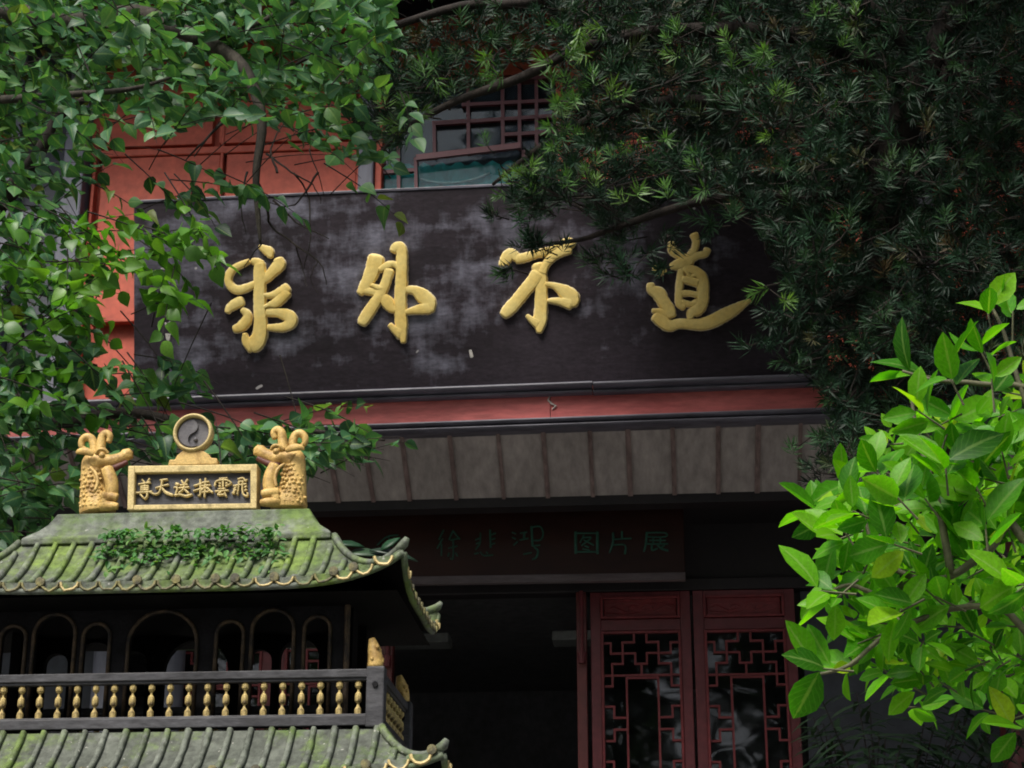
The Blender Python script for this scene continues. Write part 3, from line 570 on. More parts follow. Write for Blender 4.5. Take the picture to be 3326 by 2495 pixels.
TXT = [[[(160, 190), (120, 270)], [(150, 265), (105, 345)], [(140, 310), (140, 405)], [(240, 195), (205, 270)], [(240, 200), (295, 265)], [(220, 275), (280, 262)], [(200, 345), (272, 325)], [(240, 270), (238, 425), (215, 430)], [(205, 385), (195, 410)], [(262, 385), (275, 410)]],
       [[(470, 215), (466, 300), (430, 352)], [(430, 272), (470, 255)], [(435, 305), (466, 292)], [(552, 190, 9), (556, 335, 9)], [(556, 230), (598, 215)], [(556, 270), (592, 260)], [(556, 312), (592, 300)], [(420, 392), (452, 384)], [(470, 375), (500, 405), (572, 400)], [(520, 375), (530, 385)]],
       [[(740, 208), (768, 218)], [(740, 250), (766, 262)], [(752, 315), (782, 288)], [(808, 215), (862, 205)], [(840, 208, 10), (838, 265, 10)], [(805, 272), (872, 258)], [(902, 160, 10), (910, 320, 10)], [(900, 165), (975, 158), (1000, 215), (980, 270), (920, 275)], [(918, 322), (972, 314)], [(925, 335), (955, 360, 9), (942, 418, 9), (908, 436)], [(835, 392), (900, 380)]],
       [[(1275, 205, 12), (1275, 380, 12)], [(1458, 205, 12), (1458, 380, 12)], [(1275, 212), (1458, 212)], [(1275, 370), (1458, 370)], [(1345, 228), (1312, 290)], [(1335, 250), (1405, 250), (1325, 315)], [(1345, 268), (1425, 312)], [(1350, 318), (1385, 330)], [(1335, 345), (1390, 355)]],
       [[(1590, 210, 10), (1590, 290, 10), (1560, 375)], [(1666, 200, 9), (1666, 262, 9)], [(1590, 264), (1745, 255)], [(1590, 312), (1690, 312), (1690, 382, 10)]],
       [[(1875, 206), (2030, 206), (2030, 240), (1878, 240)], [(1875, 206, 10), (1868, 300, 9), (1850, 365)], [(1900, 270), (2032, 270)], [(1880, 300), (2052, 300)], [(1930, 245), (1930, 300)], [(1990, 245), (1990, 300)], [(1920, 300, 9), (1920, 352, 9), (1965, 338)], [(1958, 300), (2000, 340, 9), (2052, 357, 10)], [(2025, 312), (1990, 335)]],
       [[(-400, 320), (-320, 250), (-225, 235)], [(-310, 250), (-270, 330)]]]
for ch in TXT:
    m = MB(); sb.strokes(m, ch, (1380, 1650), 2.602, .010, wdef=6.5, per=4, prof=5); m.build('green_character', 'sign_green', sg)

# ------------------------------------------------------------------ iron incense burner
YC = 5.5
Xc = W(629, 1410, YC).x
ctr = Vector((Xc, YC, 0))
burner = thing('incense_burner', 'pagoda shaped iron incense burner with mossy tiled roofs and gold dragon ridge', 'incense burner', (Xc, YC, 0))
def roof(name, mat, zt, ze, ht, he, dt, de, up, rows, seed, parent=burner, gold_from=None, scal=True):
    """Hipped roof curving up to the corners. ht/he: half widths at top/eave, dt/de: half depths."""
    rr = random.Random(seed)
    def hx(t): return ht + (he - ht) * t ** 1.15
    def hd(t): return dt + (de - dt) * t
    def hz(t, s): return zt + (ze - zt) * (1 - (1 - t) ** 1.7) + up * (abs(s) ** 6) * t ** 2.5
    def pt_front(s, t, sg=-1): return Vector((Xc + s * hx(t), YC + sg * hd(t), hz(t, s)))
    def pt_side(s, t, sg=1): return Vector((Xc + sg * hx(t), YC + s * hd(t), hz(t, s)))
    ns, ntt = 40, 10; m = MB(); mu = MB()
    for fn, sg_ in ((pt_front, -1), (pt_front, 1), (pt_side, 1), (pt_side, -1)):
        vs, fs = [], []
        for j in range(ntt + 1):
            for i in range(ns + 1): vs.append(fn(-1 + 2 * i / ns, j / ntt, sg_))
        for j in range(ntt):
            for i in range(ns):
                a = j * (ns + 1) + i; fs.append((a, a + 1, a + ns + 2, a + ns + 1))
        k = len(vs); lo = [v + Vector((0, 0, -.022)) for v in vs]; f2 = list(fs)
        j = ntt * (ns + 1)
        for i in range(ns): fs.append((j + i, j + i + 1, k + i + 1, k + i))
        m.add(vs + lo[j:], fs); mu.add(lo, f2)
    o = m.build(name, mat + '_pan', parent, smooth=True)
    mu.build('soffit_lining', 'iron_shaded', o, smooth=True)
    # underside closing
    un = MB(); e = [Vector((Xc + sx * (he - .02), YC + sy * (de - .02), ze - .03)) for sx, sy in ((-1, -1), (1, -1), (1, 1), (-1, 1))]; un.add(e, [(0, 1, 2, 3)]); un.build('eave_lining', 'iron_shaded', o)
    # tile rows on the four slopes
    def row_front(x, sg_):
        pts, rad = [], []
        for j in range(9):
            t = j / 8
            if abs(x) > hx(t) - .004: continue
            p = pt_front(x / hx(t), t, sg_); pts.append(p + Vector((0, sg_ * .004, .004))); rad.append(.0098 + .001 * t)
        return pts, rad
    def row_side(y, sg_):
        pts, rad = [], []
        for j in range(9):
            t = j / 8
            if abs(y) > hd(t) - .004: continue
            p = pt_side(y / hd(t), t, sg_); pts.append(p + Vector((sg_ * .004, 0, .004))); rad.append(.0098)
        return pts, rad
    step = 2 * he / rows; sides = []
    for i in range(rows):
        x = -he + step * (i + .5)
        for sg_ in (-1, 1): sides.append((*row_front(x, sg_), x, sg_, 'f'))
    nd = max(3, int(2 * de / step))
    for i in range(nd):
        y = -de + 2 * de / nd * (i + .5)
        for sg_ in (-1, 1): sides.append((*row_side(y, sg_), y, sg_, 's'))
    for pts, rad, q, sg_, kind in sides:
        if len(pts) >= 2: MB().tube(pts, [r * rr.uniform(.85, 1.12) for r in rad], 6).build('tile_row', mat, o, smooth=True)
        # drip tile: a hanging dish with a rolled gold rim between the rows
        if not scal: continue
        xx = q + step * .5
        lim = he if kind == 'f' else de
        if abs(xx) > lim * .97: continue
        t = 1.0; p = pt_front(xx / hx(1), 1, sg_) if kind == 'f' else pt_side(xx / hd(1), 1, sg_)
        dv = Vector((0, sg_, 0)) if kind == 'f' else Vector((sg_, 0, 0)); lat = Vector((1, 0, 0)) if kind == 'f' else Vector((0, 1, 0))
        worn = abs(xx) > lim * .7 or rr.random() < .15
        arc = [p + dv * .006 + lat * (step * .46 * math.cos(a)) + Vector((0, 0, .006 - .026 * math.sin(a) * rr.uniform(.85, 1.1))) for a in [math.pi * k / 6 for k in range(7)]]
        dm = MB(); dm.add(arc, [(0, 1, 2, 3, 4, 5, 6)]); dm.build('drip_tile', mat, o); dm = MB()
        dm.tube([a_ + dv * .003 for a_ in arc], .0044 * rr.uniform(.7, 1.25), 5); dm.build('tile_rim', 'gold_worn' if not worn else 'gold_pale', o, smooth=False)
    if scal:
        for i in range(rows):
            x = -he + step * (i + .5)
            if abs(x) > he * .97 or rr.random() < .55: continue
            p = pt_front(x / he, 1, -1); MB().lathe((p.x, p.y - .012, p.z + .008), [(.004, -.004), (.0135, -.003), (.0145, .004), (.012, .012)], 10, 'y').build('eave_disc', 'gold_worn', o, smooth=False)
    # hips and eave edge
    for sx in (-1, 1):
        for sy in (-1, 1):
            hp = [Vector((Xc + sx * hx(t), YC + sy * hd(t), hz(t, 1) + .008)) for t in [k / 12 for k in range(13)]]
            hp.append(hp[-1] + Vector((sx * .010, sy * .006, .016)))
            MB().tube(hp, [.011] * 10 + [.012, .013, .014, .008], 7).build('hip_ridge', mat, o, smooth=True)
    ed = MB()
    for fn, sg_ in ((pt_front, -1), (pt_front, 1), (pt_side, 1), (pt_side, -1)):
        ed.tube([fn(-1 + 2 * i / 40, 1, sg_) + Vector((0, 0, -.018)) for i in range(41)], .010, 6)
    ed.build('eave_edge', mat, o, smooth=True)
    return o, hx, hd, hz
def xw(px, py, Y): return abs(W(px, py, Y).x - Xc)
# measured from the photograph on the burner's own planes
E1, D1, DT1 = 5.10, .40, .13
z_top1 = W(632, 1757, YC - DT1).z; z_e1 = W(560, 1893, E1).z; z_c1 = W(1312, 1775, E1).z
r1, hx1, hd1, hz1 = roof('upper_roof', 'roof_moss', z_top1, z_e1, xw(1085, 1757, YC - DT1), xw(1312, 1775, E1), DT1, D1, z_c1 - z_e1, 26, 3)
E2, D2, DT2 = 5.02, .48, .30
z_top2 = W(632, 2376, YC - DT2).z; z_e2 = W(560, 2515, E2).z; z_c2 = W(1436, 2432, E2).z
r2, hx2, hd2, hz2 = roof('lower_roof', 'roof_grey', z_top2, z_e2, xw(1238, 2376, YC - DT2), xw(1440, 2432, E2), DT2, D2, z_c2 - z_e2, 29, 4)
# ridge base
prof = [(1658, 262 - 6, 1003), (1672, 250, 1012), (1690, 232, 1024), (1712, 200, 1046), (1730, 165, 1075), (1738, 150, 1086), (1756, 150, 1086)]
rb = MB(); rings = []
for i, (py, pxl, pxr) in enumerate(prof):
    hw = xw(pxr, py, YC - .08); z = W(632, py, YC - .08 - .07 * i / 6).z; dd = [.075, .08, .09, .11, .13, .145, .145][i]
    rings.append([Vector((Xc - hw, YC - dd, z)), Vector((Xc + hw, YC - dd, z)), Vector((Xc + hw, YC + dd, z)), Vector((Xc - hw, YC + dd, z))])
vs = [p for r in rings for p in r]; fs = [(0, 1, 2, 3), tuple(range(len(vs) - 4, len(vs)))]
for i in range(len(rings) - 1):
    for k in range(4): fs.append((i * 4 + k, i * 4 + (k + 1) % 4, i * 4 + 4 + (k + 1) % 4, i * 4 + 4 + k))
rb.add(vs, fs); rb.build('ridge_base', 'ridge_moss', burner, bevel=.004)
# ridge tablet
YR = YC - .03
tb = Board(W(625, 1585, YR), Vector((1, 0, 0)), Vector((0, 0, 1)))
def wq(x0, y0, x1, y1, Y): return [W(x0, y1, Y), W(x1, y1, Y), W(x1, y0, Y), W(x0, y0, Y)]
m = MB(); m.slab(wq(430, 1525, 822, 1646, YR + .004), .03); m.build('tablet', 'iron_rail', burner)
for q in (((415, 1513), (836, 1507), (826, 1530), (430, 1536)), ((415, 1657), (836, 1651), (824, 1634), (430, 1640))):
    pts = [W(*q[k], YR - .014) for k in range(4)]; m = MB(); m.slab([pts[3], pts[2], pts[1], pts[0]] if q[0][1] < 1600 else [pts[0], pts[1], pts[2], pts[3]], .055); m.build('tablet_frame', 'gold_pale', burner, bevel=.003)
for q in (((416, 1514), (438, 1513), (434, 1656), (413, 1657)), ((813, 1508), (835, 1507), (833, 1651), (813, 1652))):
    pts = [W(*q[k], YR - .017) for k in range(4)]; m = MB(); m.slab([pts[3], pts[2], pts[1], pts[0]], .06); m.build('tablet_frame', 'gold_pale', burner, bevel=.003)
SIX = [[[(235, 165), (285, 225)], [(365, 150), (310, 235)], [(175, 245), (375, 215)], [(225, 280), (220, 355)], [(338, 270), (335, 345)], [(225, 285), (338, 275)], [(222, 320), (338, 312)], [(222, 355), (336, 345)], [(280, 225), (280, 350)], [(110, 398), (250, 385), (405, 372)], [(318, 350), (322, 455), (275, 500)], [(205, 420), (250, 475)]],
       [[(550, 175), (672, 158)], [(475, 312), (590, 275), (692, 252)], [(590, 165), (565, 300), (530, 390), (460, 420), (380, 385)], [(585, 310, 14), (650, 385, 26), (765, 432, 22)]],
       [[(830, 235, 26), (865, 245, 26)], [(795, 300), (850, 310), (820, 425)], [(808, 440), (900, 425), (1000, 452, 22), (1105, 425)], [(925, 180), (955, 230)], [(1030, 160), (985, 230)], [(905, 262), (1025, 250)], [(880, 312), (1055, 298)], [(970, 240), (960, 330), (880, 400)], [(970, 330), (1045, 395, 20)]],
       [[(1252, 160), (1252, 420), (1215, 440)], [(1145, 272), (1280, 232)], [(1138, 362), (1290, 318)], [(1285, 222), (1405, 202)], [(1275, 272), (1428, 258)], [(1292, 320), (1395, 308)], [(1345, 140), (1332, 290), (1270, 355)], [(1350, 295), (1462, 385, 20)], [(1280, 385), (1405, 368)], [(1335, 340), (1326, 472)]],
       [[(1588, 148), (1722, 136)], [(1652, 140), (1652, 290)], [(1508, 272), (1540, 192), (1700, 172), (1795, 218), (1745, 262)], [(1585, 228), (1612, 236)], [(1580, 272), (1608, 280)], [(1700, 225), (1725, 232)], [(1698, 268), (1722, 276)], [(1570, 332), (1692, 322)], [(1515, 368), (1742, 352)], [(1625, 370), (1560, 430), (1690, 418)], [(1680, 390), (1705, 455)]],
       [[(1915, 152), (2005, 135), (2040, 185), (2068, 165)], [(1932, 200), (2005, 192)], [(1835, 275), (2055, 240)], [(1930, 200), (1925, 300), (1905, 425)], [(1842, 332), (1885, 288)], [(1815, 402), (1880, 340)], [(1850, 330), (1845, 410)], [(2000, 200), (1990, 335), (2010, 425), (2075, 452), (2082, 395)], [(2030, 300), (2062, 280)], [(2030, 355), (2062, 342)]]]
tb6 = Board(W(625, 1585, YR + .003), Vector((1, 0, 0)), Vector((0, 0, 1)))
for ch in SIX:
    m = MB(); tb6.strokes(m, ch, (420, 1530), 5.395, .012, wdef=15, per=4, prof=5); m.build('raised_character', 'gold_pale', burner)
# sun disc on its stepped foot
dc = W(629, 1409, YR); kp = mpp(629, 1409, YR)
m = MB(); ringn = 40; vs, fs = [], []
for j in range(ringn):
    a = 2 * math.pi * j / ringn
    for (r, y) in ((52, -.012), (57, -.022), (62, -.018), (64, 0), (62, .02), (52, .02)): vs.append((dc.x + r * kp * math.cos(a), dc.y + y, dc.z + r * kp * math.sin(a)))
for j in range(ringn):
    k = (j + 1) % ringn
    for i in range(6): fs.append((j * 6 + i, j * 6 + (i + 1) % 6, k * 6 + (i + 1) % 6, k * 6 + i))
m.add(vs, fs); ro = m.build('disc_ring', 'gold_pale', burner, smooth=True)
m = MB().lathe((dc.x, dc.y, dc.z), [(53 * kp, .015), (53 * kp, .004), (50 * kp, -.002), (.001, -.003)], 36, 'y'); di = m.build('disc', 'bronze', burner)
ty = []
for k in range(25): a = math.pi * (.62 + k / 24); ty.append((46 * math.cos(a), 46 * math.sin(a)))
ro_ = math.pi * .62
def rot(x, y): return x * math.cos(ro_) - y * math.sin(ro_), x * math.sin(ro_) + y * math.cos(ro_)
for k in range(1, 13): a = math.pi + math.pi * k / 13; ty.append(rot(-23 + 23 * math.cos(a) * -1 * -1, 23 * math.sin(a) * -1))
for k in range(1, 13): a = math.pi - math.pi * k / 13; ty.append(rot(23 + 23 * math.cos(a), 23 * math.sin(a) * -1))
m = MB(); n = len(ty); f_ = [(dc.x + x * kp, dc.y - .010, dc.z + y * kp) for x, y in ty]; b_ = [(dc.x + x * kp, dc.y + .002, dc.z + y * kp) for x, y in ty]
m.add(f_ + b_, [tuple(range(n))] + [(i, (i + 1) % n, n + (i + 1) % n, n + i) for i in range(n)]); m.build('taiji_relief', 'bronze', di)
for s_ in (-1, 1):
    x, y = rot(23 * s_, 0); MB().ball((dc.x + x * kp, dc.y - .006, dc.z + y * kp), 7 * kp, 8, (1, .7, 1)).build('taiji_dot', 'bronze', di, smooth=True)
foot = [(596, 1462), (575, 1478), (568, 1492), (550, 1493), (545, 1512), (708, 1508), (704, 1488), (686, 1487), (676, 1474), (655, 1462)]
m = MB(); n = len(foot); f_ = [W(*p, YR - .012) for p in foot]; b_ = [p + Vector((0, .035, 0)) for p in f_]
m.add(f_ + b_, [tuple(range(n)), tuple(range(n, 2 * n))] + [(i, (i + 1) % n, n + (i + 1) % n, n + i) for i in range(n)]); m.build('disc_foot', 'gold_old', burner, bevel=.003)
# dragons
def dragon(mir, dx, dy):
    k = mpp(930, 1530, YC)
    def P(x, y, dep=0):
        if mir: x = 2 * 625 - x
        p = W(x + dx, y + dy, YC); p.y += dep; return p
    def T(mb, pts, seg=8, flat=(1, 1, 1)):
        c = catmull([(p[0], p[1], p[2], p[3] if len(p) > 3 else 0.) for p in pts], 4)
        mb.tube([P(q[0], q[1], q[3]) for q in c], [q[2] * k for q in c], seg, flat)
    m = MB(); c = catmull([(938, 1655, 58), (940, 1635, 59), (948, 1600, 49), (953, 1560, 42), (955, 1520, 38), (954, 1490, 36), (948, 1470, 26)], 4)
    m.tube([P(q[0], q[1]) for q in c], [q[2] * k for q in c], 14, (1, .85, 1))
    T(m, [(955, 1500, 36), (932, 1490, 35), (905, 1492, 30), (878, 1484, 23), (856, 1474, 20), (842, 1462, 19), (836, 1478, 13)], 10)
    T(m, [(900, 1520, 20, -.03), (885, 1560, 22, -.035), (884, 1600, 22, -.035), (905, 1640, 24, -.03)], 8)
    T(m, [(905, 1612, 22, -.03), (880, 1616, 18, -.045), (862, 1620, 15, -.045)]); T(m, [(915, 1640, 20, -.03), (880, 1646, 16, -.05), (858, 1648, 11, -.05)])
    o = m.build('dragon', 'gold_old', burner, smooth=True)
    for pts in ([(925, 1470, 18, -.02), (922, 1440, 16, -.02), (918, 1412, 14, -.02), (905, 1401, 12, -.02), (893, 1412, 11, -.02), (898, 1432, 9, -.02)], [(948, 1470, 17), (950, 1440, 15), (958, 1415, 14), (975, 1408, 14), (990, 1420, 12), (990, 1440, 10), (978, 1448, 7)]):
        h = MB(); T(h, pts); h.build('horn', 'gold_old', o, smooth=True)
    h = MB(); T(h, [(938, 1478, 8, -.045), (960, 1470, 13, -.05), (985, 1468, 10, -.045), (996, 1474, 3, -.04)], 8, (1, .5, 1)); h.build('ear', 'gold_old', o, smooth=True)
    h = MB(); T(h, [(915, 1516, 14, -.012), (885, 1514, 13, -.012), (858, 1502, 10, -.012), (838, 1492, 8, -.012)], 6); h.build('mouth', 'mouth', o, smooth=True)
    h = MB(); T(h, [(890, 1478, 5, -.05), (900, 1466, 6, -.055), (918, 1466, 6, -.055), (930, 1478, 5, -.05)], 6); h.build('brow', 'gold_old', o, smooth=True)
    MB().ball(P(908, 1484, -.055), 11 * k, 10).build('eye', 'gold_old', o, smooth=True)
    h = MB(); T(h, [(895, 1560, 14, -.03), (878, 1572, 9, -.03), (864, 1577, 2, -.03)], 6); h.build('fin', 'gold_old', o, smooth=True)
    h = MB(); T(h, [(940, 1530, 5, -.075), (920, 1550, 6, -.085), (912, 1580, 6, -.09), (918, 1610, 5, -.095)], 6); h.build('mane_line', 'gold_old', o, smooth=True)
    h = MB()
    for row_ in range(9):
        for q in range(7):
            y = 1520 + row_ * 15; x = 920 + q * 13 + (row_ % 2) * 6.5
            cxb = 950 - (y - 1520) * .07; rb_ = 38 + (y - 1520) * .15; u = (x - cxb) / rb_
            if abs(u) > .93 or x < 915: continue
            dep = -math.sqrt(1 - u * u) * rb_ * k * .85
            h.ball(P(x + rnd.uniform(-3, 3), y + rnd.uniform(-3, 3), dep + .001), rnd.uniform(5.5, 8.5) * k, 6, (1, .7, .75))
    h.build('scales', 'gold_old', o, smooth=True); o.children[-1]['kind'] = 'stuff'
    return o
dragon(False, 0, 0); dragon(True, 6, 12)
# body with arched openings, front and back
YBF, YBB = 5.30, 5.70
zf0 = W(580, 2362, 5.24).z; zbt = z_e1 - .02
def pxx(off): return off * mpp(580, 2150, YBF)
hwb = pxx(592)
ARCH = [(0, 112, 1985), (-217, 44, 2022), (218, 44, 2022), (-356, 68, 1988), (357, 68, 1988), (-492, 42, 2024), (500, 42, 2012)]
def wall_arched(Y, thick, archs, trim):
    xs = sorted(set([-hwb, hwb] + [pxx(c + s * h) for c, h, _ in archs for s in (-1, 1)])); m = MB()
    prev = -hwb
    items = sorted(archs)
    for c, h, ytop in items:
        a, b = pxx(c - h), pxx(c + h); m.box(Xc + prev, Xc + a, Y, Y + thick, zf0, zbt); prev = b
        zt = W(580, ytop, YBF).z; rad = min(b - a, .20) / 2; zs = zt - (b - a) / 2 * .95
        arc = [Vector((Xc + (a + b) / 2 - (b - a) / 2 * math.cos(t), Y, zs + (zt - zs) * math.sin(t))) for t in [math.pi * k / 12 for k in range(13)]]
        up = [Vector((p.x, Y, zbt)) for p in arc]
        for i in range(12): m.hexa([arc[i], arc[i + 1], up[i + 1], up[i], *[q + Vector((0, thick, 0)) for q in (arc[i], arc[i + 1], up[i + 1], up[i])]])
        if trim:
            tm = MB(); path = [Vector((Xc + a, Y - .004, zf0 + .02))] + [p + Vector((0, -.004, 0)) for p in arc] + [Vector((Xc + b, Y - .004, zf0 + .02))]
            tm.tube(path, .0062, 6); tm.build('arch_trim', 'trim_worn_shaded', burner, smooth=True)
    m.box(Xc + prev, Xc + hwb, Y, Y + thick, zf0, zbt); return m
wall_arched(YBF, .03, ARCH, True).build('front_wall', 'iron', burner)
wall_arched(YBB, .03, ARCH, False).build('rear_wall', 'iron_shaded', burner)
for s_ in (-1, 1):
    m = MB(); x = Xc + s_ * hwb
    m.box(x - .015, x + .015, YBF + .031, YBF + .12, zf0, zbt); m.box(x - .015, x + .015, YBB - .12, YBB - .001, zf0, zbt); m.box(x - .015, x + .015, YBF + .121, YBB - .121, zf0 + .42, zbt); m.build('side_wall', 'iron_shaded', burner)
    tm = MB().tube([(x + s_ * .004, YBF - .006, zf0), (x + s_ * .004, YBF - .006, zbt)], .009, 6); tm.build('corner_trim', 'trim_worn_shaded', burner)
m = MB().box(Xc - hwb, Xc + hwb, YBF, YBB + .03, zf0 - .03, zf0 - .001); m.build('floor_plate', 'iron', burner)
m = MB().box(Xc - hwb - .05, Xc + hwb + .05, YBF - .06, YBB + .09, zbt + .001, zbt + .03); m.build('ceiling_plate', 'iron_shaded', burner)
# railing
YRF, YRB = 5.22, 5.78
zr1, zr0 = W(580, 2186, YRF).z, W(580, 2222, YRF).z; zq1, zq0 = W(580, 2334, YRF).z, W(580, 2368, YRF).z
hr = xw(1222, 2270, YRF)
for Y in (YRF, YRB):
    for za, zb, d in ((zr0 + .008, zr1, .018), (zr0, zr0 + .009, .012), (zq0, zq1, .018), (zq1 - .002, zq1 + .005, .012)):
        MB().box(Xc - hr, Xc + hr, Y - d, Y + d, za, zb).build('rail', 'iron_rail', burner, bevel=.003)
for s_ in (-1, 1):
    for za, zb, d in ((zr0 + .008, zr1, .018), (zr0, zr0 + .009, .012), (zq0, zq1, .018)):
        MB().box(Xc + s_ * hr - d, Xc + s_ * hr + d, YRF + .03, YRB - .03, za - .001, zb - .001).build('rail', 'iron_rail', burner, bevel=.003)
    for Y in (YRF, YRB):
        MB().box(Xc + s_ * hr - .026, Xc + s_ * hr + .026, Y - .026, Y + .026, zq0 - .006, zr1 + .006).build('corner_post', 'iron_rail', burner, bevel=.004)
        m = MB().lathe((Xc + s_ * hr, Y - .027, (zr0 + zq1) / 2 + .035), [(.0085, -.004), (.0085, .002)], 10, 'y'); m.build('rivet', 'iron', burner)
        fz = zr1 + .006; fx = Xc + s_ * (hr - .005)
        fm = MB(); c = catmull([(0, 0, .030), (.0, .03, .028), (-.006 * s_, .06, .022), (-.012 * s_, .085, .012)], 3)
        fm.tube([(fx + q[0], Y, fz + q[1]) for q in c], [q[2] for q in c], 7, (.8, .7, 1))
        for q in range(10): a = rnd.uniform(0, 6.28); hh = rnd.uniform(.005, .07); fm.ball((fx + .022 * math.cos(a) * (1 - hh * 5), Y + .017 * math.sin(a), fz + hh), .007, 6)
        fm.build('corner_finial', 'gold_old', burner, smooth=True)
bh = zr0 - zq1
def balmesh():
    b = [(.0095, 0), (.0102, .03), (.01, .13), (.0095, .2), (.0048, .27), (.003, .34), (.0068, .38), (.0098, .42), (.0100, .55), (.0088, .63), (.0038, .69), (.0028, .76), (.0072, .80), (.0102, .85), (.0098, .95), (.006, .97), (.006, 1)]
    return MB().lathe((0, 0, 0), [(r, h * bh) for r, h in b], 8).mesh('baluster', 'gold_bal', False)
bmesh_ = balmesh(); st_px = 61 * mpp(580, 2270, YRF)
nb = int(hr / st_px)
for i in range(-nb, nb + 1):
    x = Xc + (i - .02) * st_px * .995
    if abs(x - Xc) > hr - .04: continue
    for Y in (YRF, YRB):
        o = bpy.data.objects.new('baluster', bmesh_); put(o, burner); o.location = (x, Y, zq1); o.rotation_euler = (0, 0, rnd.uniform(0, 1)); o.scale = (1, 1, 1)
for s_ in (-1, 1):
    for k in range(1, 9):
        o = bpy.data.objects.new('baluster', bmesh_); put(o, burner); o.location = (Xc + s_ * hr, YRF + (YRB - YRF) * k / 9, zq1)
# body under the lower roof and its pedestal
m = MB().box(Xc - hr + .06, Xc + hr - .06, YRF + .06, YRB - .06, 1.35, z_e2 + .06); m.build('lower_body', 'iron', burner, bevel=.01)
m = MB().box(Xc - hr - .05, Xc + hr + .05, YRF - .05, YRB + .05, 1.2, 1.35 - .001); m.build('tray', 'iron_rail', burner, bevel=.02)
for sx in (-1, 1):
    for sy in (-1, 1):
        x, y = Xc + sx * (hr - .1), YC + sy * .2
        MB().tube([(x, y, 1.2), (x + sx * .06, y, .95), (x + sx * .02, y, .65), (x + sx * .08, y, .42)], [.06, .08, .05, .07], 10).build('leg', 'iron', burner, smooth=True)
MB().box(Xc - hr - .15, Xc + hr + .15, YRF - .15, YRB + .15, 0, .4).build('plinth', 'stone', burner, bevel=.02)

# ------------------------------------------------------------------ leaves
def leaf_template(rows, hw, fold=.10, droop=.18, cup=0.0):
    v, f = [], []
    for y, h in zip(rows, hw):
        z = -droop * y * y
        v += [(-h, y, z + fold * h * 2), (0, y, z), (h, y, z + fold * h * 2)]
    n = len(rows)
    for i in range(n - 1):
        a = i * 3; f += [(a, a + 1, a + 4, a + 3), (a + 1, a + 2, a + 5, a + 4)]
    return np.array(v, float), f, [0., 1., 0.] * n, [a for a in rows for _ in range(3)]
BROAD = [leaf_template([-.04, .06, .25, .5, .78, 1], [.10, .30, .43, .38, .17, .005], .14, .25), leaf_template([-.03, .08, .3, .55, .8, 1], [.08, .30, .42, .34, .15, .005], -.12, .40), leaf_template([-.05, .05, .22, .5, .8, 1], [.12, .26, .40, .36, .16, .005], .28, -.1), leaf_template([-.04, .06, .25, .5, .78, 1.05], [.1, .26, .36, .3, .13, .003], .35, .55)]
OVAL = [leaf_template([0, .12, .35, .6, .85, 1], [.01, .14, .26, .25, .12, .004], .16, .16), leaf_template([0, .12, .35, .6, .85, 1], [.01, .12, .24, .27, .14, .004], .08, .30), leaf_template([0, .12, .4, .65, .88, 1], [.01, .15, .25, .22, .1, .004], .28, -.05)]
BLADE = [leaf_template([0, .2, .5, .8, 1], [.01, .07, .09, .05, .003], .1, .25)]
def whorl_template(seed, n=22):
    rr = random.Random(seed); v, f = [], []
    for i in range(n):
        az = i * 2.399 + rr.uniform(-.4, .4); h = i / n; el = rr.uniform(12, 48) + 30 * h; L = rr.uniform(.6, .95) * (1 - .25 * h); wd = .040 * rr.uniform(.8, 1.25)
        d = np.array([math.cos(az) * math.cos(R(el)), math.sin(az) * math.cos(R(el)), math.sin(R(el))]); s = np.cross(d, [0, 0, 1]); s /= max(np.linalg.norm(s), .05); s = s * wd + np.array([0, 0, rr.uniform(-.02, .02)])
        base = np.array([0, 0, -.75 + .85 * h]); up = np.array([0, 0, rr.uniform(-.02, .14)]) * L; mid = base + d * L * .45 - up * .4; tip = base + d * L + up; o = len(v)
        v += [base, mid + s, tip, mid - s]; f += [(o, o + 1, o + 2), (o, o + 2, o + 3)]
    return np.array(v, float), f, [.4] * len(v), [.5] * len(v)
WHORL = [whorl_template(k, 22 + k % 3) for k in range(7)]
def frame(y, z):
    y = np.array(y, float); y /= np.linalg.norm(y); z = np.array(z, float); z = z - y * z.dot(y); nz = np.linalg.norm(z)
    if nz < 1e-4: z = np.cross(y, [1, 0, .1]); nz = np.linalg.norm(z)
    z /= nz; x = np.cross(y, z); return np.stack([x, y, z], 1)
def tmesh(tp, name, mat):
    me = bpy.data.meshes.new(name); me.from_pydata([tuple(p) for p in tp[0]], [], tp[1]); me.materials.append(MT[mat])
    me.polygons.foreach_set('use_smooth', [True] * len(me.polygons)); attrs(me, rib=tp[2], along=tp[3]); return me
def attrs(me, **kw):
    for k, v in kw.items(): me.attributes.new(k, 'FLOAT', 'POINT').data.foreach_set('value', v)
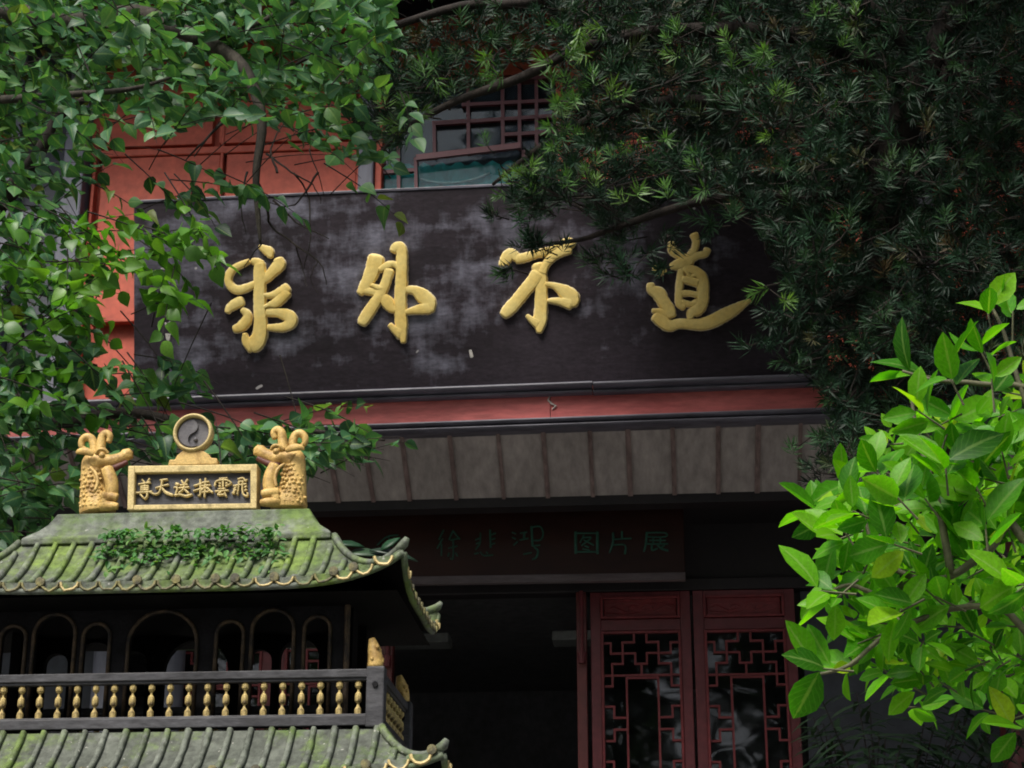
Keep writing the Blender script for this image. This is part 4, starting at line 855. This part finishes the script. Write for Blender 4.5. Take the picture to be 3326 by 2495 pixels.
def scatter(parent, items, templates, partname, stuffname, mat, limit=300, front=None):
    """items: (pos, 3x3 frame, size, tint). The largest in view become parts, the rest one mass."""
    sc_ = []
    for k, (p, fr, s, tn) in enumerate(items):
        u, v, z = proj(Vector(p)); vis = -60 < u < 3386 and -60 < v < 2555 and z > 0
        fac = abs(fr[:, 2].dot(np.array(p - np.array(EYEP))) / np.linalg.norm(p - np.array(EYEP)))
        sc_.append((s / z * (.35 + fac) * (1.0 if front is None else front(u, v, z)) if vis else 0, k))
    sc_.sort(reverse=True); chosen = [k for a, k in sc_[:limit] if a > 0]; cs = set(chosen)
    meshes = [tmesh(t, partname, mat) for t in templates]
    for k in chosen:
        p, fr, s, tn = items[k]; M4 = Matrix([[*(fr[i] * s), p[i]] for i in range(3)] + [[0, 0, 0, 1]]); inst(partname, meshes[k % len(meshes)], parent, M4)
    V, Fc, TT, RB, AL = [], [], [], [], []; o = 0
    for k, (p, fr, s, tn) in enumerate(items):
        if k in cs: continue
        tv, tf, tr, ta = templates[k % len(templates)]; RB += tr; AL += ta; q = tv @ (fr * s).T + p; V.append(q); Fc += [tuple(i + o for i in f) for f in tf]; o += len(tv); TT += [tn] * len(tv)
    if V:
        me = bpy.data.meshes.new(stuffname); me.from_pydata(np.concatenate(V).tolist(), [], Fc); me.materials.append(MT[mat])
        me.polygons.foreach_set('use_smooth', [True] * len(me.polygons))
        at = me.attributes.new('tint', 'FLOAT', 'POINT'); at.data.foreach_set('value', TT); attrs(me, rib=RB, along=AL)
        ob = bpy.data.objects.new(stuffname, me); put(ob, parent); ob['kind'] = 'stuff'
def inpoly(x, y, poly):
    c = False; n = len(poly); j = n - 1
    for i in range(n):
        xi, yi = poly[i]; xj, yj = poly[j]
        if (yi > y) != (yj > y) and x < (xj - xi) * (y - yi) / (yj - yi) + xi: c = not c
        j = i
    return c
def fill(poly, spacing, seed):
    rr = random.Random(seed); xs = [p[0] for p in poly]; ys = [p[1] for p in poly]; out = []
    area = (max(xs) - min(xs)) * (max(ys) - min(ys)); tries = int(area / spacing ** 2 * 12)
    for _ in range(tries):
        x, y = rr.uniform(min(xs), max(xs)), rr.uniform(min(ys), max(ys))
        if inpoly(x, y, poly) and all((x - a) ** 2 + (y - b) ** 2 > spacing ** 2 for a, b in out): out.append((x, y))
    return out
def limb(name, mat, parent, pts, r0, r1, Yf, seg=7, per=4):
    c = catmull([(*W(x, y, Yf[i] if hasattr(Yf, '__len__') else Yf),) for i, (x, y) in enumerate(pts)], per); n = len(c)
    MB().tube([Vector(p) for p in c], [r0 + (r1 - r0) * i / (n - 1) for i in range(n)], seg).build(name, mat, parent, smooth=True)
EY = np.array(EYEP); UPV = np.array([0, 0, 1.0])
def nrm(v): v = np.array(v, float); return v / np.linalg.norm(v)

# broadleaf tree at the left
rl = random.Random(21)
tx, ty_ = -4.9, 8.6
tree = thing('broadleaf_tree', 'leafy broadleaf tree spreading from the left in front of the hall', 'tree', (tx, ty_, 0))
tk = catmull([(tx, ty_, 0, .22), (tx + .1, ty_, 2, .18), (tx - .1, ty_, 4, .15), (tx + .15, ty_ - .1, 6.5, .11), (tx + .3, ty_, 9, .05)], 5)
MB().tube([p[:3] for p in tk], [p[3] for p in tk], 10).build('trunk', 'bark', tree, smooth=True)
limb('limb', 'bark', tree, [(-900, 700), (-500, 200), (-100, 40), (250, 70), (450, 45), (560, 90), (670, 135), (790, 220), (850, 390), (832, 560), (838, 700), (846, 790)], .075, .006, [8.6, 8.4, 8.2, 8, 7.9, 7.8, 7.7, 7.6, 7.6, 7.6, 7.6, 7.6])
limb('limb', 'bark_dark', tree, [(-900, 1500), (-300, 950), (-60, 720), (60, 590), (130, 490), (190, 380), (330, 290)], .075, .012, [8.6, 8.2, 8, 7.9, 7.8, 7.8, 7.8])
limb('limb', 'bark', tree, [(660, 132), (760, 105), (870, 60), (1010, -30)], .022, .008, 7.7)
limb('limb', 'bark_dark', tree, [(-900, 1400), (-200, 1330), (60, 1290), (200, 1370), (420, 1340), (700, 1395), (1000, 1400), (1250, 1430)], .05, .005, [8.6, 8, 7.8, 7.6, 7.6, 7.5, 7.4, 7.3])
limb('limb', 'bark_dark', tree, [(110, 820), (60, 980), (70, 1120), (0, 1260)], .012, .008, 7.6)
limb('limb', 'bark', tree, [(-600, 350), (-100, 330), (180, 310), (420, 290), (560, 250)], .03, .006, [8.6, 8, 7.7, 7.6, 7.6])
bare = MB()
for pts, r in (([(832, 560), (868, 690), (885, 735), (960, 800), (1035, 850), (1068, 925)], .008), ([(880, 650), (960, 722), (1075, 775)], .006), ([(960, 560), (1000, 650), (1002, 800), (985, 880)], .005), ([(1035, 560), (985, 640), (930, 672), (870, 650)], .006),
               ([(720, 400), (640, 480), (600, 520)], .008), ([(1000, 480), (1030, 570), (1050, 640)], .004), ([(870, 500), (950, 560), (1010, 600), (1045, 660)], .006), ([(846, 790), (800, 850), (790, 900)], .004), ([(960, 800), (985, 870), (1000, 930)], .004), ([(1035, 850), (1010, 900), (1040, 960)], .003), ([(800, 560), (780, 660), (800, 760)], .006), ([(900, 560), (880, 480), (920, 400)], .007)):
    c = catmull([(*W(x + rl.uniform(-6, 6), y, 7.6 + rl.uniform(-.1, .1)),) for x, y in pts], 4); n = len(c)
    bare.tube([p + np.array([rl.uniform(-.004, .004) for _ in range(3)]) for p in c], [r * (1 - .75 * i / n) for i in range(n)], 5)
bare.build('bare_twigs', 'bark_dark', tree)['kind'] = 'stuff'
twigs = MB(); items = []; fresh = []
def spray(c, Y, L, n, size, dirv, out, rr, tint0=0, keep=None, tw=twigs, cam_k=.55, up_k=.5, rand_k=.45):
    tint0 = rr.random() ** 1.2 * .66
    d = nrm(np.array(dirv) + np.array([rr.gauss(0, .35) for _ in range(3)])); c = np.array(c)
    base = c - d * L * .55; pts = []
    for i in range(6): t = i / 5; pts.append(base + d * L * t + np.array([0, 0, -.18 * L * t * t]))
    tw.tube([pts[0] - d * .12] + pts, [.0035, .003, .0028, .0024, .002, .0016, .001], 4)
    lat = np.cross(d, UPV); lat = nrm(lat) if np.linalg.norm(lat) > .05 else np.array([1, 0, 0.])
    for i in range(n):
        t = (i + .6) / n; p = base + d * L * t + np.array([0, 0, -.18 * L * t * t]); sd_ = 1 if i % 2 else -1
        if keep:
            u_, v_, _ = proj(Vector(p))
            if not inpoly(u_, v_, keep): continue
        ld = nrm(d * .55 + lat * sd_ * .8 + np.array([rr.gauss(0, .25) for _ in range(3)]) - UPV * rr.uniform(.1, .5))
        toc = nrm(EY - p); nr = UPV * up_k + toc * cam_k + np.array([rr.gauss(0, rand_k) for _ in range(3)])
        out.append((p + ld * size * .12, frame(ld, nr), size * rr.uniform(.7, 1.15), (tint0 + rr.random() * .3) % 1))
P_T1 = [(-60, -60), (1240, -60), (1290, 200), (1180, 330), (1235, 480), (1150, 520), (960, 480), (860, 420), (760, 400), (700, 370), (600, 400), (480, 470), (310, 460), (280, 600), (-60, 720)]
P_T2 = [(-60, 700), (240, 640), (250, 880), (330, 860), (280, 1000), (290, 1090), (400, 1180), (470, 1160), (640, 1150), (680, 1210), (660, 1290), (500, 1300), (-60, 1400)]
P_T3 = [(-60, 1330), (420, 1330), (500, 1450), (330, 1560), (270, 1720), (-60, 1880)]
P_T4 = [(430, 1385), (1000, 1345), (1130, 1335), (1190, 1400), (1180, 1470), (1020, 1500), (850, 1540), (480, 1540)]
for poly, sp, Y0, Y1, L, n, size, dv in ((P_T1, 55, 7.0, 8.6, .42, 10, .088, (.75, -.15, -.15)), (P_T2, 52, 6.9, 8.2, .40, 10, .088, (.6, -.2, -.2)), (P_T3, 46, 6.9, 8.2, .40, 10, .09, (.6, -.2, -.2)), (P_T4, 52, 6.8, 7.6, .36, 9, .088, (.8, -.1, -.1))):
    for x, y in fill(poly, sp, int(sp + Y0 * 10)):
        if rl.random() < .12: continue
        Y = rl.uniform(Y0, Y1); spray(W(x, y, Y), Y, L, n, size, dv, items, rl, 0, poly)
for x, y in fill([(-60, -60), (1240, -60), (1250, 230), (900, 300), (300, 330), (-60, 480)], 58, 61): spray(W(x, y, 9.1), 9.1, .45, 11, .095, (.7, -.1, -.15), items, rl, 0, P_T1)
P_TX = [(-750, -520), (1350, -520), (1280, -60), (-60, -60), (-60, 1500), (-500, 1500), (-800, 700)]
for x, y in fill(P_TX, 78, 62): Y = rl.uniform(7.2, 9.0); spray(W(x, y, Y), Y, .45, 11, .095, (.6, -.1, -.15), items, rl)
for x, y, dv in ((300, 560, (.8, 0, .1)), (600, 620, (.8, 0, -.3)), (660, 660, (.6, 0, -.4)), (760, 600, (.9, -.1, .1)), (420, 650, (.7, 0, .2)), (560, 640, (.7, 0, -.5)), (900, 640, (.9, 0, 0)), (1180, 460, (.8, 0, -.2)), (1260, 510, (.7, 0, -.3)), (1180, 300, (.7, 0, 0)), (1330, 380, (.5, 0, -.5)), (1230, 640, (.8, 0, .2)), (700, 560, (.8, 0, -.1)), (1100, 1310, (.9, 0, .05)), (1230, 1440, (.95, 0, -.05)), (1130, 1450, (.8, 0, -.3))):
    spray(W(x, y, 7.4), 7.4, .32, 7, .085, dv, items, rl)
for x, y in [(330, 770), (420, 800), (520, 760), (590, 770), (640, 790), (380, 850), (470, 860), (560, 850), (300, 900), (240, 960), (340, 700), (520, 930), (570, 960), (540, 1000), (600, 800), (180, 830), (120, 900), (220, 880), (80, 1000), (200, 1010), (260, 1050), (120, 1100), (60, 860), (430, 740), (650, 740), (610, 730), (330, 830)]:
    spray(W(x, y, 7.0 + rl.uniform(-.25, .25)), 7, .34, 9, .082, (.75, -.2, -.15), fresh, rl, .0)
for x, y in fill([(0, 720), (260, 700), (320, 950), (240, 1300), (0, 1350)], 120, 5): spray(W(x, y, 7.0), 7, .34, 9, .082, (.7, -.2, -.15), fresh, rl)
twigs.build('twigs', 'bark_dark', tree)['kind'] = 'stuff'
scatter(tree, items, BROAD, 'leaf', 'foliage', 'leaf_broad', 210, front=lambda u, v, z: 1 / z ** 2)
scatter(tree, fresh, BROAD, 'leaf', 'fresh_foliage', 'leaf_fresh', 90)

# podocarpus with needle leaf rosettes at the upper right
rp = random.Random(33)
pw = W(3480, 2300, 9.2)
pod = thing('podocarpus_tree', 'dark needle leaved yew pine hanging over the right half of the plaque', 'tree', (pw.x, 9.2, 0))
tb_ = [(pw.x + .1, 9.2, 0), (pw.x, 9.2, 2.5), (*W(3060, 1500, 9.1),), (*W(2875, 1000, 9.0),), (*W(2872, 740, 8.9),), (*W(2890, 560, 8.8),), (*W(2950, 360, 8.7),), (*W(3060, 130, 8.6),), (*W(3180, -120, 8.5),), (*W(3250, -400, 8.4),)]
tc_ = catmull(tb_, 5); MB().tube([Vector(p) for p in tc_], [.15 - .09 * i / len(tc_) for i in range(len(tc_))], 10).build('trunk', 'bark_dark', pod, smooth=True)
for pts, r, Y in (([(2880, 700), (2700, 640), (2500, 640), (2300, 650), (2150, 690), (2000, 740), (1880, 780), (1700, 800)], .04, [8.9, 8.7, 8.6, 8.5, 8.5, 8.5, 8.5, 8.5]), ([(2900, 500), (2600, 380), (2300, 330), (2050, 350), (1850, 420), (1700, 520), (1600, 600)], .05, [8.8, 8.6, 8.5, 8.4, 8.4, 8.4, 8.4]),
                  ([(2990, 280), (2600, 120), (2200, 100), (1900, 150), (1700, 250), (1480, 330), (1300, 430), (1220, 520)], .05, [8.7, 8.5, 8.4, 8.3, 8.2, 8.2, 8.2, 8.2]), ([(3000, 200), (2700, -40), (2100, -60), (1700, 10), (1500, 20), (1250, 95), (1100, 140), (960, 210)], .045, [8.6, 8.4, 8.3, 8.2, 8.2, 8.1, 8.1, 8.1]),
                  ([(2875, 900), (2760, 960), (2650, 1050), (2560, 1120)], .03, [8.9, 8.7, 8.6, 8.6]), ([(2880, 1200), (2800, 1250), (2720, 1380), (2680, 1500)], .03, [8.9, 8.7, 8.6, 8.6]), ([(3100, 100), (3050, 350), (3060, 600), (3040, 900)], .03, [8.6, 8.6, 8.7, 8.8]), ([(3120, 200), (3110, 450), (3080, 700)], .02, 8.9)):
    limb('limb', 'bark_dark', pod, pts, r, .008, Y)
P_D = [(1800, -80), (3420, -80), (3420, 1300), (3000, 1500), (2720, 1560), (2660, 1500), (2690, 1330), (2640, 1220), (2580, 1160), (2540, 1110), (2535, 990), (2545, 880), (2430, 700), (2260, 640), (2120, 650), (2060, 780), (1970, 790), (1930, 700), (1870, 640), (1770, 690), (1690, 720), (1620, 640), (1670, 560), (1760, 480), (1810, 420), (1790, 290), (1820, 180)]
P_L = [(1130, 260), (1250, 110), (1400, 60), (1560, -80), (1900, -80), (1840, 160), (1740, 190), (1620, 230), (1500, 300), (1400, 360), (1330, 420), (1280, 500), (1225, 540), (1190, 440), (1120, 400)]
pit = []; ptw = MB()
pfr = []
def pclump(x, y, Y, n, rad, rr, keep=None, dst=None):
    dst = pit if dst is None else dst
    c = np.array(W(x, y, Y)); ax = nrm([rr.gauss(-.25, .4), rr.gauss(-.5, .3), rr.gauss(.15, .4)])
    ptw.tube([c - ax * .10 + np.array([.03, .03, .02]), c - ax * .04, c], [.005, .004, .003], 4)
    for k in range(n):
        off = np.array([rr.gauss(0, 1), rr.gauss(0, .8), rr.gauss(0, .7)]) * rad * .6; p = c + off
        if keep:
            u_, v_, _ = proj(Vector(p))
            if not inpoly(u_, v_, keep): continue
        a = nrm(nrm(off + 1e-6) * .6 + ax * .6 + UPV * .25 + nrm(EY - p) * .25 + np.array([rr.gauss(0, .3) for _ in range(3)]))
        ptw.tube([c + off * .25, c + off * .75 - a * .03, p], [.004, .003, .002], 3)
        dst.append((p, frame(nrm(np.cross(a, [rr.random(), rr.random(), .3])), a), rr.uniform(.07, .118), rr.random()))
for x, y in fill(P_D, 84, 8): pclump(x, y, rp.uniform(8.0, 9.0), 16, .24, rp, P_D)
for x, y in fill(P_D, 100, 18): pclump(x, y, rp.uniform(9.1, 9.9), 17, .3, rp, P_D)
for x, y in fill([(2300, -80), (3420, -80), (3420, 1250), (2750, 1500), (2600, 1000), (2350, 600)], 92, 28): pclump(x, y, rp.uniform(9.7, 10.4), 13, .32, rp, P_D)
for x, y in fill([(1900, -80), (2400, -80), (2400, 620), (2000, 560)], 110, 29): pclump(x, y, rp.uniform(9.6, 10.2), 11, .32, rp, P_D)
P_DX = [(1350, -520), (3600, -560), (4000, 100), (3950, 1000), (3420, 1350), (3420, -80), (1400, -80)]
for x, y in fill(P_DX, 105, 31): pclump(x, y, rp.uniform(8.0, 10), 15, .32, rp)
for x, y in fill(P_L, 70, 9): pclump(x, y, rp.uniform(7.9, 8.8), 12, .19, rp, P_L)
for x, y, n, r in ((2050, 880, 5, .1), (1980, 820, 6, .12), (1960, 880, 4, .1), (1760, 800, 6, .14), (1700, 790, 4, .08), (1640, 860, 3, .05), (2170, 770, 4, .08), (2300, 740, 4, .08), (2140, 860, 3, .06), (2490, 1110, 6, .1), (2530, 1020, 6, .1), (2590, 1180, 6, .12), (2680, 1260, 6, .12), (2670, 1400, 6, .12), (2650, 1530, 5, .1), (1600, 690, 3, .06)):
    pclump(x, y, 8.2, n, r, rp)
for x, y, n in ((1840, 150, 5), (1900, 110, 4), (1800, 330, 4), (1840, 250, 5), (2060, 470, 4), (1700, 560, 3), (1650, 590, 3), (1620, 520, 2), (2390, 140, 3), (2500, 350, 3), (2480, 200, 3), (1790, 400, 4), (1320, 300, 3), (1420, 240, 3), (1600, 200, 3), (1260, 380, 3), (2780, 60, 3), (2200, 120, 3), (2690, 40, 2), (2480, 930, 2), (2050, 600, 3), (1900, 560, 3), (2300, 560, 3), (1980, 300, 3)):
    pclump(x, y, 7.95, n, .13, rp, None, pfr)
ptw.build('twigs', 'bark_dark', pod)['kind'] = 'stuff'
scatter(pod, pit, WHORL, 'leaf_rosette', 'foliage', 'leaf_needle', 215, front=lambda u, v, z: 1 / z ** 3)
scatter(pod, pfr, WHORL, 'leaf_rosette', 'fresh_foliage', 'leaf_needle_fresh', 85)
# unseen dense crown above the frame, added to shade the right side
cr = []
for k in range(3200):
    yy = rp.uniform(5.2, 9.8); p = np.array([rp.uniform(.9, 7.5), yy, 1.6 + yy * .70 + .5 + rp.uniform(0, 3)])
    cr.append((p, frame([rp.gauss(0, 1), rp.gauss(0, 1), .1], [rp.gauss(0, .5), rp.gauss(0, .5), 1]), rp.uniform(.2, .32), rp.random()))
scatter(pod, cr, WHORL, 'leaf_rosette', 'shade_crown', 'leaf_needle', 0)

# bright shrub in the right foreground
rs = random.Random(5)
YSH = 3.7
shb = thing('foreground_shrub', 'bright green large leaved shrub leaning in from the right edge', 'shrub', (2.0, YSH, 0))
limb('stem', 'stem', shb, [(3900, 4600), (3600, 2700), (3330, 1760), (3200, 1800), (3090, 1870), (2980, 1880), (2880, 1830), (2830, 1760), (2800, 1640)], .013, .003, YSH)
limb('stem', 'stem', shb, [(3600, 2700), (3500, 1700), (3400, 1300), (3180, 1247), (3040, 1236), (2930, 1205)], .010, .003, YSH)
limb('stem', 'stem', shb, [(3090, 1870), (3050, 1650), (3000, 1480), (2965, 1330), (2970, 1220)], .009, .003, YSH)
limb('stem', 'stem', shb, [(2980, 1880), (2860, 1930), (2760, 1900), (2680, 1930)], .007, .003, YSH)
limb('stem', 'stem', shb, [(3600, 2600), (3330, 2050), (3150, 1970), (2900, 2050), (2760, 2160), (2660, 2190)], .009, .003, YSH)
limb('stem', 'stem', shb, [(3500, 1700), (3330, 1300), (3260, 1080), (3200, 960)], .007, .003, YSH)
sit = []; stw = MB()
def rosette(x, y, Y, n, size, ax, rr, spread=.8):
    c = np.array(W(x, y, Y)); a = nrm(ax)
    stw.tube([c - a * .07, c - a * .03, c], [.0025, .002, .0016], 4)
    s0 = nrm(np.cross(a, nrm(EY - c))); s1 = np.cross(a, s0)
    for i in range(n):
        an = i * 2.399 + rr.uniform(-.4, .4); ld = nrm(a * rr.uniform(.25, .9) + (s0 * math.cos(an) + s1 * math.sin(an) * .8) * spread); toc = nrm(EY - c)
        nr = toc * .55 + UPV * .55 + np.array([rr.gauss(0, .35) for _ in range(3)])
        p = c - a * i * .010 + ld * .008; sit.append((p, frame(ld, nr), size * rr.uniform(.55, 1.15), rr.random()))
tips = [(3205, 1000, 3, .13, (-.1, 0, 1)), (3180, 1130, 4, .11, (-.3, 0, .8)), (3290, 1010, 3, .12, (.1, 0, 1)), (2960, 1215, 5, .12, (-1, -.1, .15)), (3080, 1215, 4, .11, (-.3, 0, .8)), (2975, 1330, 5, .11, (-.5, 0, .4)), (3090, 1370, 5, .12, (.2, 0, .5)), (3220, 1230, 4, .1, (0, 0, .8)), (2640, 1650, 5, .115, (-.7, 0, .6)), (2740, 1560, 5, .11, (-.6, 0, .5)), (2830, 1520, 5, .11, (-.5, 0, .6)),
        (2900, 1600, 5, .11, (-.4, 0, .5)), (2770, 1660, 6, .11, (-.6, 0, .3)), (2700, 1760, 5, .11, (-.6, 0, -.2)), (2660, 1920, 5, .11, (-.9, 0, .1)), (2700, 1960, 4, .1, (-.6, 0, -.5)), (2780, 1860, 5, .11, (-.6, 0, 0)), (2880, 1760, 5, .11, (-.5, 0, .2)), (2990, 1600, 5, .12, (-.3, 0, .5)), (3070, 1500, 5, .12, (0, 0, .7)), (3160, 1560, 5, .12, (-.2, 0, .5)), (3250, 1450, 6, .12, (-.1, 0, .7)),
        (2650, 2170, 4, .115, (-.9, 0, .1)), (2740, 2180, 4, .1, (-.5, 0, -.3)), (2810, 2090, 5, .1, (-.6, 0, -.2)), (2900, 2000, 6, .11, (-.4, 0, -.2)), (2990, 1900, 6, .11, (-.2, 0, .2)), (3100, 1750, 6, .12, (-.3, 0, .3)), (3200, 1700, 6, .12, (0, 0, .5)), (3290, 1620, 6, .12, (0, 0, .5)), (3290, 1900, 6, .12, (-.3, 0, 0)), (3290, 2370, 3, .11, (-.9, 0, 0))]
for x, y, n, s_, ax in tips: rosette(x, y, YSH + rs.uniform(-.25, .15), n, s_ * .92, ax, rs)
for x, y in fill([(2700, 1620), (2800, 1500), (2940, 1350), (3100, 1330), (3390, 1200), (3390, 2200), (2950, 2230), (2780, 2120), (2720, 1950)], 64, 4):
    rosette(x, y, YSH + rs.uniform(-.05, .6), 6, .072, (rs.gauss(-.4, .5), rs.gauss(0, .4), rs.gauss(.2, .4)), rs)
for x, y in fill([(2900, 1800), (3100, 1600), (3390, 1500), (3390, 2330), (3050, 2330), (2850, 2200)], 84, 44):
    rosette(x, y, YSH + rs.uniform(.6, 1.3), 6, .085, (rs.gauss(-.3, .6), rs.gauss(0, .4), rs.gauss(.1, .5)), rs)
stw.build('twigs', 'stem', shb)['kind'] = 'stuff'
scatter(shb, sit, OVAL, 'leaf', 'foliage', 'leaf_shrub', 300)

# dark shrub on the terrace beside the doors
rk = random.Random(9)
q = W(2840, 2400, 10.2)
ds = thing('terrace_shrub', 'dark narrow leaved shrub standing beside the red lattice doors', 'shrub', (q.x, 10.2, FLOOR))
dit = []; dst = MB()
for k in range(38):
    tip = np.array(W(rk.uniform(2640, 3420), rk.uniform(2230, 2560), rk.uniform(9.9, 10.5))); b0 = np.array([q.x + rk.gauss(0, .08), 10.2 + rk.gauss(0, .06), FLOOR])
    c = catmull([tuple(b0), tuple(b0 * .4 + tip * .6 + np.array([0, 0, .15])), tuple(tip)], 4); dst.tube([Vector(p) for p in c], [.006 - .0004 * i for i in range(len(c))], 4)
    a = nrm(tip - c[-3])
    for i in range(11):
        an = i * 2.399; s0 = nrm(np.cross(a, [0, 1, .2])); s1 = np.cross(a, s0); ld = nrm(a * rk.uniform(.1, .7) + (s0 * math.cos(an) + s1 * math.sin(an)) * .9 - UPV * .25)
        dit.append((tip - a * i * .025, frame(ld, UPV * .8 + nrm(EY - tip) * .4), rk.uniform(.14, .2), rk.random()))
dst.build('stems', 'bark_dark', ds)['kind'] = 'stuff'
scatter(ds, dit, BLADE, 'leaf', 'foliage', 'leaf_dark', 200)

# creeping fern on the burner's roof, and leaves caught behind its corner
rf_ = random.Random(14)
V, Fc, TT = [], [], []; oo = 0
for k in range(620):
    s = rf_.uniform(-.42, .66); t = min(.95, abs(rf_.gauss(0, .19)) + .02 * rf_.random()); edge = .75 if rf_.random() < .5 else 1
    t *= .7 + .4 * math.sin(s * 9) ** 2
    p = np.array([Xc + s * hx1(t) * 1.0, YC - hd1(t) - rf_.uniform(.0, .02), hz1(t, s) + rf_.uniform(.004, .026)])
    if t < .10: p[1] -= .03; p[2] += .015
    ld = nrm([rf_.gauss(0, .8), -.6, rf_.gauss(-.35, .4)]); fr = frame(ld, [rf_.gauss(0, .4), -.5, .9]); tv, tf = OVAL[k % 3][:2]
    q_ = tv @ (fr * rf_.uniform(.018, .034)).T + p; V.append(q_); Fc += [tuple(i + oo for i in f) for f in tf]; oo += len(tv); TT += [rf_.random()] * len(tv)
me = bpy.data.meshes.new('creeping_fern'); me.from_pydata(np.concatenate(V).tolist(), [], Fc); me.materials.append(MT['fern'])
at = me.attributes.new('tint', 'FLOAT', 'POINT'); at.data.foreach_set('value', TT)
fo = bpy.data.objects.new('creeping_fern', me); C.objects.link(fo); tag(fo, 'small green creeping fern growing under the ridge of the incense burner', 'fern', kind='stuff')
for k, (x0, y0, x1, y1, wd, lab) in enumerate(((1095, 1768, 1180, 1760, .022, 'pale green fallen leaf nearest the burner ridge'), (1130, 1800, 1250, 1782, .03, 'green fallen leaf lying in the curve of the burner roof'), (1200, 1790, 1355, 1790, .022, 'long green fallen leaf poking past the burner roof corner'), (1240, 1790, 1290, 1738, .02, 'dark green fallen leaf standing up behind the roof corner'))):
    a, b = W(x0, y0, 5.42), W(x1, y1, 5.42); d = (b - a); tv, tf = BLADE[0][:2]; fr = frame(np.array(d), [0, -.6, .8])
    m = MB(); vv = tv.copy(); vv[:, 0] *= wd / .09 / d.length * 1.0; m.add([tuple(x) for x in (vv @ (fr * d.length).T + np.array(a))], tf)
    o = m.build('fallen_leaf', 'leaf_dark' if k % 3 else 'leaf_broad', None, smooth=True)
    so_ = o.modifiers.new('thick', 'SOLIDIFY'); so_.thickness = .004; tag(o, lab, 'leaf', 'leaves caught on the burner roof')

# woodland behind the photographer (seen only in the glass; it shades the court)
rw = random.Random(2); V, Fc, TT = [], [], []; oo = 0
for k in range(64):
    ang = rw.uniform(R(100), R(440)); rad = rw.uniform(9, 20); cxx, cyy = rad * math.sin(ang), 4 - abs(rad * math.cos(ang)) if rad * math.cos(ang) < 3 else 4
    if abs(cxx) < 9 and cyy > -5: cyy = -rw.uniform(6, 16)
    hz_ = rw.uniform(4, 11); r_ = rw.uniform(1.6, 3.0)
    for j in range(420):
        v = nrm([rw.gauss(0, 1) for _ in range(3)]) * r_ * rw.random() ** .4; p = np.array([cxx, cyy, hz_]) + v * np.array([1, 1, 1.1]); tv, tf = BROAD[j % 3][:2]
        fr = frame([rw.gauss(0, 1), rw.gauss(0, 1), -.3], [rw.gauss(0, .6), rw.gauss(0, .6), 1]); V.append(tv @ (fr * rw.uniform(.2, .4)).T + p); Fc += [tuple(i + oo for i in f) for f in tf]; oo += len(tv); TT += [rw.random()] * len(tv)
me = bpy.data.meshes.new('woodland'); me.from_pydata(np.concatenate(V).tolist(), [], Fc); me.materials.append(MT['leaf_wood'])
at = me.attributes.new('tint', 'FLOAT', 'POINT'); at.data.foreach_set('value', TT)
wo = bpy.data.objects.new('woodland', me); C.objects.link(wo); tag(wo, 'dense green woodland around the temple court', 'woodland', kind='stuff')
for o in bpy.data.objects:
    if '_loc' in o: del o['_loc']
